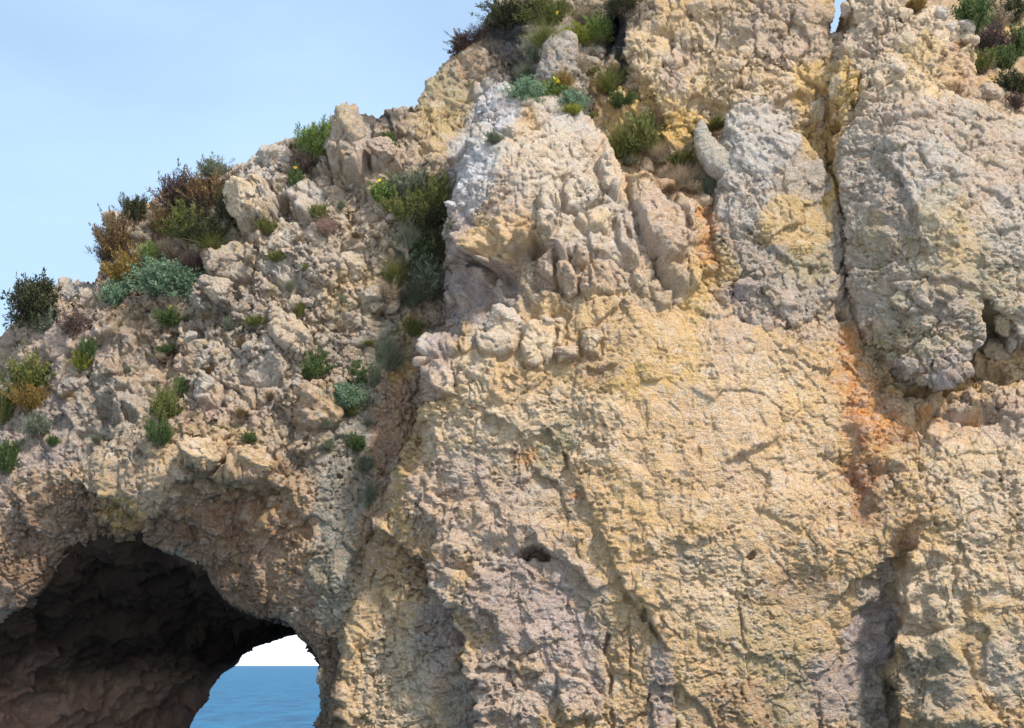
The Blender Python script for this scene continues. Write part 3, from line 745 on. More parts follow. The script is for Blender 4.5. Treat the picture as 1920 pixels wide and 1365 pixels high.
def finish_mass(job):
    name, P, keep, C, g_, label = job.result()
    o = link(name, grid_mesh(name, P, keep, C), None, ROCK)
    GRIDS.append(g_)
    return tag(o, label, None, None, 'structure')

def surface(u, v, only=None):
    """Nearest rock point seen at a pixel of the photograph."""
    best = None
    for (u0, v0, st, P, kv, N, name, C) in GRIDS:
        if only and name != only: continue
        i, j = int(round((u - u0) / st)), int(round((v - v0) / st))
        if 2 <= j < P.shape[0] - 2 and 2 <= i < P.shape[1] - 2 and kv[j, i]:
            if best is None or P[j, i, 1] < best[0][1]:
                best = (P[j, i], C[j - 2:j + 3, i - 2:i + 3].mean((0, 1)), name)
    return best

# ------------------------------------------------------------------ the sea
sea_me = bpy.data.meshes.new("sea")
rows = np.concatenate([np.linspace(20, 400, 160), np.geomspace(404, 42000, 120)])
cols = np.linspace(-1, 1, 160)
SV = np.empty((len(rows), len(cols), 3), f32)
SV[..., 0] = cols[None] * (60 + rows[:, None] * 0.9); SV[..., 1] = rows[:, None]; SV[..., 2] = 0
sea = link("sea", grid_mesh("sea", SV, np.ones((len(rows) - 1, len(cols) - 1), bool)))
tag(sea, "deep blue rippled sea reaching to the horizon behind the arch", None, None, 'structure')
m = bpy.data.materials.new("sea_water"); m.use_nodes = True
n, l = m.node_tree.nodes, m.node_tree.links
b = n["Principled BSDF"]
b.inputs["Roughness"].default_value = 0.4
b.inputs["IOR"].default_value = 1.33
b.inputs["Specular IOR Level"].default_value = 0.22
g = n.new("ShaderNodeNewGeometry")
def sea_noise(sx, sy, det, rough):
    mp = n.new("ShaderNodeMapping"); mp.inputs["Scale"].default_value = (sx, sy, 1)
    t = n.new("ShaderNodeTexNoise"); t.inputs["Scale"].default_value = 1.0; t.inputs["Detail"].default_value = det; t.inputs["Roughness"].default_value = rough
    l.new(g.outputs["Position"], mp.inputs["Vector"]); l.new(mp.outputs["Vector"], t.inputs["Vector"]); return t
t1 = sea_noise(0.16, 0.30, 7, 0.65); t2 = sea_noise(0.22, 0.05, 7, 0.75)
cr = n.new("ShaderNodeValToRGB")     # darker and lighter blue streaks for patches of ripples, a few paler flecks
cr.color_ramp.elements[0].position = 0.34; cr.color_ramp.elements[0].color = (0.002, 0.048, 0.120, 1)
cr.color_ramp.elements[1].position = 0.62; cr.color_ramp.elements[1].color = (0.010, 0.135, 0.255, 1)
e = cr.color_ramp.elements.new(0.72); e.color = (0.06, 0.22, 0.36, 1)
l.new(t2.outputs["Fac"], cr.inputs["Fac"]); l.new(cr.outputs["Color"], b.inputs["Base Color"])
bp = n.new("ShaderNodeBump"); bp.inputs["Strength"].default_value = 1.0; bp.inputs["Distance"].default_value = 1.6
l.new(t1.outputs["Fac"], bp.inputs["Height"]); l.new(bp.outputs["Normal"], b.inputs["Normal"])
sea.data.materials.append(m)

# ------------------------------------------------------------------ the rock masses
ARCH = [(-120, 1180), (-30, 1172), (5, 1158), (60, 1120), (100, 1075), (140, 1035), (190, 1018), (230, 1012), (300, 1022), (345, 1048), (382, 1075),
        (402, 1108), (440, 1140), (475, 1152), (530, 1160), (556, 1186), (588, 1220), (600, 1275), (602, 1365), (604, 1700), (-120, 1700)]
HEAD_CTRL = [(-60, 700, 50), (0, 640, 49.5), (110, 560, 49), (200, 440, 49.2), (330, 380, 49), (500, 290, 49), (640, 240, 48.8), (780, 210, 49),
     (840, 130, 50), (920, 40, 50.5), (1050, 20, 49.5), (1100, 120, 48), (0, 760, 48), (0, 900, 46.5), (0, 1020, 46), (0, 1140, 46), (120, 640, 47.5),
     (120, 800, 46.4), (120, 920, 45.0), (120, 1020, 46.2), (250, 520, 47.8), (300, 650, 46.4), (300, 780, 45.2), (300, 890, 43.8), (300, 1000, 45.5),
     (420, 420, 47.6), (450, 560, 46.2), (450, 700, 45.2), (450, 820, 44.6), (450, 900, 43.9), (450, 1000, 44.9), (420, 1110, 45.3), (540, 1000, 43.9),
     (540, 1130, 44.2), (600, 350, 47.2), (620, 500, 46), (600, 650, 45.2), (590, 800, 44.5), (600, 920, 43.8), (620, 1100, 43.0), (640, 1300, 42.6),
     (740, 320, 47), (800, 420, 46.4), (770, 540, 46.5), (735, 660, 46.0), (715, 780, 45.3), (705, 920, 44.1), (700, 1100, 42.8), (720, 1300, 42.5),
     (900, 200, 48), (950, 120, 48.3), (860, 300, 46.8), (1000, 250, 47.5)]
HEAD_FIT = tps_fit(HEAD_CTRL)
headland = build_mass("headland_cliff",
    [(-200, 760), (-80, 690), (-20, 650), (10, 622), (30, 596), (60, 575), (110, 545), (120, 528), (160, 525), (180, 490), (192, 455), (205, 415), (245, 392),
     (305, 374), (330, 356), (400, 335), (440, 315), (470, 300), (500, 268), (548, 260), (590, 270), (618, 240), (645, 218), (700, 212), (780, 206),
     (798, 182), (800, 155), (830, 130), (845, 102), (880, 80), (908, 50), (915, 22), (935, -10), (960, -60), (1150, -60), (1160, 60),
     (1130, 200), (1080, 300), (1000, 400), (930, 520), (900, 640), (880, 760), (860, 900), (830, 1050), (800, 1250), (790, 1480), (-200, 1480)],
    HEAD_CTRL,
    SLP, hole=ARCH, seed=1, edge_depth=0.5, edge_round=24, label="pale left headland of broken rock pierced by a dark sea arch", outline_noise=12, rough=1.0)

wall = build_mass("great_wall",
    [(620, 1480), (622, 1290), (650, 1180), (668, 1080), (700, 985), (735, 900), (762, 850), (790, 790), (786, 740), (788, 680), (800, 635), (838, 612),
     (838, 540), (836, 470), (842, 400), (850, 345), (872, 290), (882, 240), (900, 190), (935, 160), (985, 165), (1020, 175), (1075, 195), (1110, 225),
     (1140, 265), (1160, 300), (1175, 335), (1225, 335), (1280, 345), (1330, 330), (1420, 330), (1520, 380), (1560, 440), (1620, 480), (1700, 500),
     (1900, 500), (2040, 500), (2040, 1480)],
    [(620, 1350, 42.0), (640, 1200, 42.2), (680, 1100, 42.3), (720, 1000, 42.2), (760, 1150, 41.9), (800, 1250, 41.7), (780, 900, 41.7), (800, 750, 41.6),
     (800, 660, 41.9), (842, 560, 43.5), (842, 450, 43.9), (880, 560, 42.7), (890, 450, 42.9), (860, 350, 43.5), (900, 230, 44.3), (950, 180, 44.6), (1040, 195, 44.6), (1120, 260, 44.4),
     (940, 300, 43.1), (1020, 280, 43.2), (1080, 340, 42.8), (960, 420, 42.3), (1060, 450, 41.9), (920, 540, 42.3), (1000, 550, 41.9), (1150, 400, 42.8),
     (1230, 380, 43.2), (1220, 480, 42.0), (1320, 400, 43.8), (1320, 520, 42.4), (1100, 560, 41.4), (1230, 600, 41.2), (930, 640, 41.1), (1020, 650, 41.0),
     (1120, 680, 41.0), (1300, 680, 41.0), (1420, 520, 42.6), (1430, 640, 41.4), (1540, 560, 42.6), (1560, 660, 41.9), (1640, 600, 43.0), (1760, 600, 43.2),
     (1620, 740, 41.6), (1740, 715, 42.3), (1880, 715, 42.2), (1460, 760, 40.9), (1250, 800, 40.5), (1100, 820, 40.6), (960, 800, 40.7), (860, 780, 41.1),
     (860, 900, 41.0), (960, 940, 40.8), (1120, 960, 40.3), (1250, 980, 39.9), (1420, 900, 40.3), (1560, 900, 40.7), (1640, 860, 41.1), (1780, 860, 40.6),
     (1900, 860, 40.5), (880, 1080, 40.7), (1000, 1100, 40.5), (1100, 1150, 40.3), (1250, 1150, 39.8), (1420, 1080, 39.9), (1560, 1020, 40.1), (1660, 1080, 40.6),
     (1640, 1180, 41.0), (1780, 1020, 40.1), (1900, 1050, 39.9), (1800, 1200, 39.9), (900, 1220, 40.5), (1000, 1260, 40.3), (1140, 1300, 40.2), (1300, 1300, 39.6),
     (1450, 1250, 39.9), (1560, 1320, 40.5), (1680, 1340, 40.9), (1820, 1350, 39.8), (950, 1400, 40.2), (1300, 1430, 39.5), (1960, 1300, 39.8),
     (860, 1340, 41.0), (1000, 860, 40.9)],
    OCH, seed=2, label="huge sunlit ochre cliff face filling the middle and right", edge_depth=0.45, edge_round=24, rough=1.0)

back_wall = build_mass("upper_cliff",
    [(1095, 300), (1110, 160), (1140, 100), (1160, 60), (1165, 20), (1150, -70), (1556, -70), (1558, 20), (1552, 54), (1580, 64), (1610, 90), (1612, 190), (1600, 330),
     (1600, 480), (1300, 500), (1180, 420)],
    [(1120, 250, 47), (1120, 150, 47.6), (1160, 60, 47.8), (1200, 150, 46.5), (1250, 40, 46.8), (1250, 250, 46), (1280, 350, 45.2), (1400, 50, 46.3), (1400, 170, 45.8),
     (1420, 300, 45.4), (1540, 40, 46.4), (1540, 150, 45.9), (1540, 280, 45.6), (1560, 400, 44.8), (1300, 450, 44.2), (1200, 380, 45)],
    OCH, seed=3, label="yellow upper cliff set back behind the grassy gully", edge_round=18, edge_depth=0.5, aniso=(1.05, 1, .85))

horn = build_mass("horned_crag",
    [(1308, 225), (1318, 228), (1332, 262), (1352, 262), (1366, 222), (1392, 194), (1440, 190), (1472, 200), (1480, 232), (1512, 258), (1556, 330), (1572, 380),
     (1590, 440), (1592, 500), (1578, 560), (1520, 610), (1440, 620), (1380, 600), (1340, 560), (1345, 480), (1330, 420), (1340, 380), (1350, 330), (1318, 290)],
    [(1320, 250, 44.2), (1345, 280, 44.0), (1340, 310, 43.9), (1420, 210, 44.2), (1400, 280, 43.2), (1460, 260, 43.6), (1520, 300, 43.8), (1560, 400, 43.4), (1400, 380, 42.7),
     (1480, 380, 42.7), (1400, 480, 42.3), (1500, 480, 42.2), (1570, 500, 42.8), (1400, 560, 41.9), (1500, 560, 41.8), (1440, 620, 41.6)],
    GRY, seed=4, label="grey horned crag wedged between yellow cliff and right pillar", edge_round=13, edge_depth=0.35, outline_noise=8, margin=40)

tower = build_mass("notched_tower",
    [(1576, 470), (1566, 330), (1566, 210), (1562, 130), (1570, 92), (1594, 66), (1612, 52), (1592, 24), (1592, 6), (1612, 6), (1620, -70), (1690, -70), (1694, 16), (1720, 22), (1748, 12), (1770, 26),
     (1800, 38), (1822, 44), (1826, 70), (1826, 120), (1836, 150), (1880, 165), (1878, 185), (1920, 215), (1990, 260), (2040, 300), (2040, 420), (1800, 480)],
    [(1580, 110, 45.2), (1600, 60, 45.4), (1650, 0, 45), (1650, 100, 44.4), (1620, 200, 43.8), (1580, 280, 44), (1740, 40, 44.6), (1800, 60, 45), (1740, 150, 43.6),
     (1820, 130, 44.6), (1860, 180, 44.6), (1700, 230, 42.9), (1820, 230, 43.3), (1920, 240, 44), (1700, 350, 43), (1900, 350, 43), (2000, 300, 44)],
    CRM, seed=5, label="knobbly cream tower of rock beside the sky notch", edge_round=13, edge_depth=0.4, outline_noise=9, margin=46, rough=1.15)

pillar = build_mass("hanging_pillar",
    [(1588, 520), (1590, 440), (1578, 390), (1570, 320), (1574, 262), (1600, 228), (1622, 190), (1700, 196), (1790, 172), (1860, 200), (1920, 230), (2040, 270), (2040, 640),
     (1930, 640), (1915, 650), (1885, 600), (1845, 560), (1840, 600), (1846, 640), (1818, 668), (1800, 690), (1760, 712), (1700, 708), (1665, 680), (1620, 640), (1596, 590)],
    [(1592, 500, 42.7), (1587, 400, 42.9), (1580, 300, 43.2), (1630, 220, 43.0), (1740, 210, 42.7), (1860, 240, 43), (1960, 300, 43.2), (1650, 320, 42.1), (1640, 420, 41.9), (1690, 400, 41.4),
     (1640, 540, 41.7), (1650, 620, 41.7), (1740, 320, 41.5), (1740, 440, 40.9), (1740, 560, 40.6), (1740, 660, 40.6), (1820, 400, 41.0), (1810, 560, 40.7), (1830, 640, 41.0),
     (1880, 480, 41.1), (1900, 600, 41.3), (1960, 450, 41.4), (1860, 330, 41.9)],
    (.44, .375, .295), seed=6, label="massive grey pillar overhanging the cliff at the right edge", edge_round=14, edge_depth=0.4, outline_noise=9, margin=40,
    aniso=(.8, 1.0, 1.25), rough=1.05)

hill = build_mass("far_hillside",
    [(1640, 420), (1640, -40), (1740, -90), (1860, -150), (2000, -170), (2160, -150), (2320, -110), (2480, -130), (2480, 420)],
    [(1680, 0, 72), (1700, 200, 62), (1850, 0, 72), (1850, 200, 62), (2000, 0, 73), (2000, 200, 63), (1850, 300, 58), (1700, 320, 57), (1850, 100, 67), (2300, 0, 74), (2300, 200, 64), (2000, -150, 80)],
    TAN, seed=7, step=3.4, label="distant scrubby hillside behind the tower at the top right", edge_depth=0.3, margin=40, rough=1.6, lim=(1600, 2480, -220, 420))
# the cliff goes on outside the picture: both flanks and the foot down to the water
flank_r = build_mass("cliff_flank",
    [(1975, 240), (2080, 230), (2200, 290), (2330, 320), (2440, 420), (2520, 600), (2560, 900), (2580, 1720), (1975, 1720)],
    [(1960, 300, 43.4), (1960, 700, 42.2), (1960, 1100, 40.4), (1960, 1400, 40.4), (2200, 400, 45), (2200, 900, 43), (2200, 1400, 42.5), (2500, 700, 48), (2500, 1400, 46)],
    OCH, seed=9, step=5.0, label="ochre cliff carrying on beyond the right picture edge", lim=(1960, 2640, 150, 1720), features=False, detail=0.5)
flank_l = build_mass("headland_flank",
    [(-40, 700), (-130, 720), (-220, 800), (-330, 860), (-420, 1000), (-480, 1200), (-500, 1720), (-90, 1720), (-80, 1300), (-40, 1160)],
    [(-60, 760, 49.3), (-60, 1000, 46.6), (-100, 1300, 46.4), (-250, 900, 50), (-250, 1200, 48), (-450, 1200, 52), (-300, 1500, 48.5), (-100, 1600, 46.4)],
    PNK, seed=10, step=5.0, label="headland rock carrying on beyond the left picture edge", lim=(-600, -20, 640, 1720), features=False, detail=0.5)
foot = build_mass("cliff_foot",
    [(615, 1432), (2050, 1432), (2050, 1720), (615, 1720)],
    [(640, 1440, 42.2), (900, 1440, 40.7), (1300, 1440, 39.9), (1680, 1440, 41.3), (1900, 1440, 40.2), (640, 1700, 42.0), (1300, 1700, 39.6), (1900, 1700, 40)],
    GRY, seed=11, step=6.0, label="grey foot of the cliff standing in the water", lim=(600, 2060, 1425, 1720), features=False, detail=0.5)


knob = build_mass("grey_knob",
    [(1000, 190), (1004, 150), (1012, 122), (1020, 100), (1014, 76), (1028, 60), (1046, 70), (1062, 59), (1080, 68), (1084, 95), (1088, 125), (1096, 150), (1092, 200), (1040, 215)],
    [(1010, 150, 45.8), (1020, 90, 46.2), (1050, 75, 46.1), (1075, 80, 46.2), (1050, 120, 45.5), (1085, 140, 45.9), (1050, 180, 45.1), (1010, 190, 45.4), (1090, 190, 45.6)],
    GRY, seed=8, label="grey double-topped rock knob above the flowering plants", edge_round=16, edge_depth=0.6, outline_noise=4, margin=34, rough=1.1)
headland, wall, back_wall, horn, tower, pillar, hill, knob, flank_r, flank_l, foot = [finish_mass(j) for j in (headland, wall, back_wall, horn, tower, pillar, hill, knob, flank_r, flank_l, foot)]

# the horn of the crag: a curved tapering spike of rock
hs = [(1420, 345, 34, 44.6), (1392, 332, 32, 44.25), (1368, 318, 30, 44.05), (1346, 302, 27, 43.95), (1330, 285, 22, 43.95), (1320, 267, 16, 44.0), (1316, 250, 11, 44.05), (1315, 237, 7, 44.1), (1317, 228, 4, 44.15), (1318, 224, 1, 44.2)]
ht = np.linspace(0, len(hs) - 1, 110); hk = np.arange(len(hs)); ha = np.array(hs)
hu, hv, hr, hy = [np.interp(ht, hk, ha[:, i]) for i in range(4)]
an = np.linspace(0, 2 * np.pi, 61)
tu, tv = np.gradient(hu), np.gradient(hv); tl = np.hypot(tu, tv)
pu, pv = -tv / tl, tu / tl                                  # across the spine, in the picture plane
cu = hu[:, None] + hr[:, None] * np.cos(an)[None] * pu[:, None]; cvv = hv[:, None] + hr[:, None] * np.cos(an)[None] * pv[:, None]
cy_ = hy[:, None] - hr[:, None] * 0.016 * np.sin(an)[None]
hx, hy2, hz = at(cu, cvv, cy_)
HP = np.stack([hx, hy2, hz], -1).astype(f32)
HN = np.stack([np.cos(an)[None] * pu[:, None], np.broadcast_to(-np.sin(an)[None], cu.shape), -np.cos(an)[None] * pv[:, None]], -1)
HP = HP + HN * ((fbm(HP, 1.6, 4, 321, .6, True) * 0.13 + fbm(HP, 7.0, 4, 323, .75) * 0.05) * np.clip(hr / 8, 0.1, 1)[:, None])[..., None]
HC = np.empty(HP.shape, f32); HC[:] = (.35, .325, .275)
rock_horn = link("rock_horn", grid_mesh("rock_horn", HP, np.ones((109, 60), bool), HC), horn, ROCK)

# the passage through the headland
def resample(pts, nn):
    p = np.array(pts, float); s = np.concatenate([[0], np.cumsum(np.linalg.norm(np.diff(p, axis=0), axis=1))])
    t = np.linspace(0, s[-1], nn)
    return np.stack([np.interp(t, s, p[:, 0]), np.interp(t, s, p[:, 1])], 1)

NS = 420
sections = [  # (depth Y, arc from bottom left over the roof to bottom right)
    (44.3, [(-150, 1700), (-150, 1190), (-30, 1165), (50, 1105), (95, 1060), (140, 1015), (190, 1000), (230, 992), (300, 1004), (345, 1030), (390, 1060), (412, 1095), (450, 1125), (480, 1140), (535, 1148), (566, 1176), (600, 1215), (612, 1275), (614, 1365), (616, 1700)]),
    (45.6, [(-160, 1700), (-150, 1200), (-30, 1172), (60, 1120), (110, 1075), (150, 1035), (200, 1018), (240, 1012), (300, 1020), (350, 1050), (395, 1085), (420, 1112), (455, 1135), (485, 1148), (540, 1152), (572, 1180), (604, 1220), (614, 1290), (618, 1365), (620, 1700)]),
    (47.6, [(-110, 1700), (-60, 1300), (0, 1225), (60, 1170), (120, 1110), (180, 1075), (240, 1060), (300, 1065), (360, 1090), (410, 1120), (440, 1140), (470, 1150), (520, 1155), (560, 1165), (596, 1190), (620, 1230), (632, 1300), (636, 1365), (640, 1700)]),
    (50.5, [(20, 1700), (70, 1440), (90, 1330), (120, 1280), (170, 1235), (230, 1200), (300, 1175), (360, 1160), (420, 1155), (450, 1158), (480, 1162), (520, 1168), (560, 1175), (600, 1190), (640, 1220), (664, 1260), (676, 1320), (682, 1400), (690, 1700)]),
    (53.5, [(180, 1700), (225, 1470), (250, 1400), (275, 1350), (310, 1310), (350, 1280), (390, 1250), (420, 1230), (450, 1205), (480, 1185), (515, 1175), (550, 1172), (590, 1178), (630, 1200), (670, 1240), (700, 1300), (710, 1400), (716, 1700)]),
    (56.5, [(330, 1700), (356, 1420), (366, 1365), (374, 1340), (388, 1318), (394, 1290), (416, 1266), (440, 1246), (456, 1228), (482, 1212), (520, 1202), (560, 1198), (600, 1196), (640, 1206), (690, 1250), (720, 1310), (730, 1400), (736, 1700)]),
    (57.4, [(300, 1700), (330, 1420), (342, 1365), (350, 1330), (360, 1300), (372, 1270), (398, 1240), (430, 1214), (450, 1196), (480, 1180), (520, 1170), (560, 1165), (610, 1165), (660, 1180), (710, 1230), (740, 1300), (750, 1400), (756, 1700)]),
    (58.2, [(-100, 1700), (-60, 1300), (0, 1100), (60, 1000), (120, 940), (180, 900), (240, 880), (300, 860), (360, 850), (420, 840), (480, 835), (540, 830), (620, 830), (700, 840), (780, 900), (850, 1000), (900, 1200), (950, 1700)]),
]
rsec = [resample(s[1], NS) for s in sections]
ysec = np.array([s[0] for s in sections])
yt = np.concatenate([np.linspace(44.3, 56.5, 210), np.linspace(56.55, 57.4, 20), np.linspace(57.45, 58.2, 14)])
TP = np.empty((len(yt), NS, 3), f32)
ystack = np.array(rsec)
for i, yv in enumerate(yt):
    k = min(max(np.searchsorted(ysec, yv) - 1, 0), len(ysec) - 2)
    t = (yv - ysec[k]) / (ysec[k + 1] - ysec[k])
    uv = ystack[k] * (1 - t) + ystack[k + 1] * t
    mouth = tps_eval(HEAD_FIT, ystack[0][:, 0], np.minimum(ystack[0][:, 1], 1400)) + 0.35
    g_ = np.clip((yv - 44.3) / 4.0, 0, 1)
    yy = np.maximum(yv, 0) * g_ + (mouth + (yv - 44.3) * 0.6) * (1 - g_)
    x, y, z = at(uv[:, 0], uv[:, 1], yy)
    TP[i, :, 0] = x; TP[i, :, 1] = yy; TP[i, :, 2] = z
du = np.gradient(TP, axis=1); dv = np.gradient(TP, axis=0)
TN = np.cross(du, dv); TN /= np.linalg.norm(TN, axis=-1, keepdims=True) + 1e-9
wq = np.stack([fbm(TP, 0.9, 3, 91), fbm(TP, 0.9, 3, 92), fbm(TP, 0.9, 3, 93)], -1)
f1, f2, idv, th = worley(TP + wq * 0.4, (0.8, 0.6, 0.8), 301, True)
dd = (idv - .5) * .35 + th * .45 - .15 * np.exp(-(f2 - f1) / .06) + fbm(TP, 0.5, 3, 305) * 0.5
f1, f2, idv, th = worley(TP + wq * 0.3, (3.0, 2.6, 3.0), 303, True)
dd += (idv - .5) * .10 + th * .10 + fbm(TP, 4.0, 4, 307, .7, True) * 0.10
dd *= np.clip((yt[:, None] - 44.3) / 1.0, 0.2, 1.0) * np.where(yt[:, None] > 55.5, 0.45, 1.0)
TP = TP + TN * dd[..., None]
TC = np.empty(TP.shape, f32); TC[:] = (.05, .03, .02)  # near-black base puts the cave's shade into the rock colour
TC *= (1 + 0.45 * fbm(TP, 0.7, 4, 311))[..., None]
TC += np.array((.30, .17, .115), f32) * sstep(6.6, 4.6, TP[..., 2] + fbm(TP, 0.6, 3, 313) * 1.2)[..., None]      # lower cave paler: the extra light there is put into the colour
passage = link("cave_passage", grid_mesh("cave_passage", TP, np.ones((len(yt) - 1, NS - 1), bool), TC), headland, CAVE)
# ------------------------------------------------------------------ loose and lodged stones: parts of the rock they sit in
MASS = {"headland_cliff": headland, "great_wall": wall, "upper_cliff": back_wall, "horned_crag": horn, "notched_tower": tower,
        "hanging_pillar": pillar, "far_hillside": hill, "grey_knob": knob, "cliff_flank": flank_r, "headland_flank": flank_l, "cliff_foot": foot}

def stone_mesh(seed, angular=1.0, sub=4):
    bm = bmesh.new(); bmesh.ops.create_icosphere(bm, subdivisions=sub, radius=1.0)
    v = np.array([x.co[:] for x in bm.verts], f32); f = np.array([[q.index for q in x.verts] for x in bm.faces])
    bm.free()
    rs = np.random.RandomState(seed)
    # cut by random planes so it has worn facets, then roughened like the cliff
    r = np.full(len(v), 1.2, f32)
    for k in range(13):
        nrm = rs.normal(size=3); nrm /= np.linalg.norm(nrm)
        h = rs.uniform(0.55, 0.95)
        c = v @ nrm
        r = np.where(c > 0.05, np.minimum(r, h / np.maximum(c, 0.05)), r)
    o = rs.uniform(-50, 50, 3)
    r = r * (1 + 0.14 * fbm(v + o, 1.4, 3, seed))
    p = v * r[:, None]
    f1, f2, idv, th = worley(p + o + 0.1 * fbm(p + o, 3, 2, 3)[:, None], (2.6, 2.6, 3.0), seed, True)
    e = (idv - .5) * .12 + th * .16 - .07 * np.exp(-(f2 - f1) / .06)
    f1, f2, idv, th = worley(p + o, (7.0, 7.0, 8.5), seed + 3, True)
    e += (idv - .5) * .05 + th * .06
    e += fbm(p + o, 4.0, 4, seed + 9, 0.65, True) * 0.06
    return raw_mesh("stone_%d" % seed, p + v * e[:, None], f)

STONES = [stone_mesh(400 + k) for k in range(12)]
BIG = [stone_mesh(500 + k, sub=5) for k in range(6)]
for me in STONES + BIG: me.materials.append(STONE)
rnd = random.Random(5)

def stone(name, u, v, w, h, ang, colour, sink=0.35, depth=None, mesh=None, only=None, label=None):
    hit = surface(u, v, only)
    if hit is None: return None
    p, local, mass = hit
    s = p[1] / F_PX
    o = link(name, mesh or (BIG[rnd.randrange(len(BIG))] if max(w, h) > 44 else STONES[rnd.randrange(len(STONES))]), MASS[mass])
    rx, rz, ry = w * s / 2, h * s / 2, (depth or min(w, h)) * s / 2
    sink += 0.17
    o.location = (p[0], p[1] + ry * (sink * 2 - 1), p[2])
    o.scale = (rx, ry, rz)
    o.rotation_euler = (rnd.uniform(-.3, .3), math.radians(ang), rnd.uniform(-.4, .4))
    k = rnd.uniform(.86, 1.08)
    cc = [(0.55 * float(local[i]) + 0.45 * colour[i]) * k for i in range(3)]
    o.color = (cc[0], cc[1], cc[2], 1)
    if label: o["label"] = label
    return o

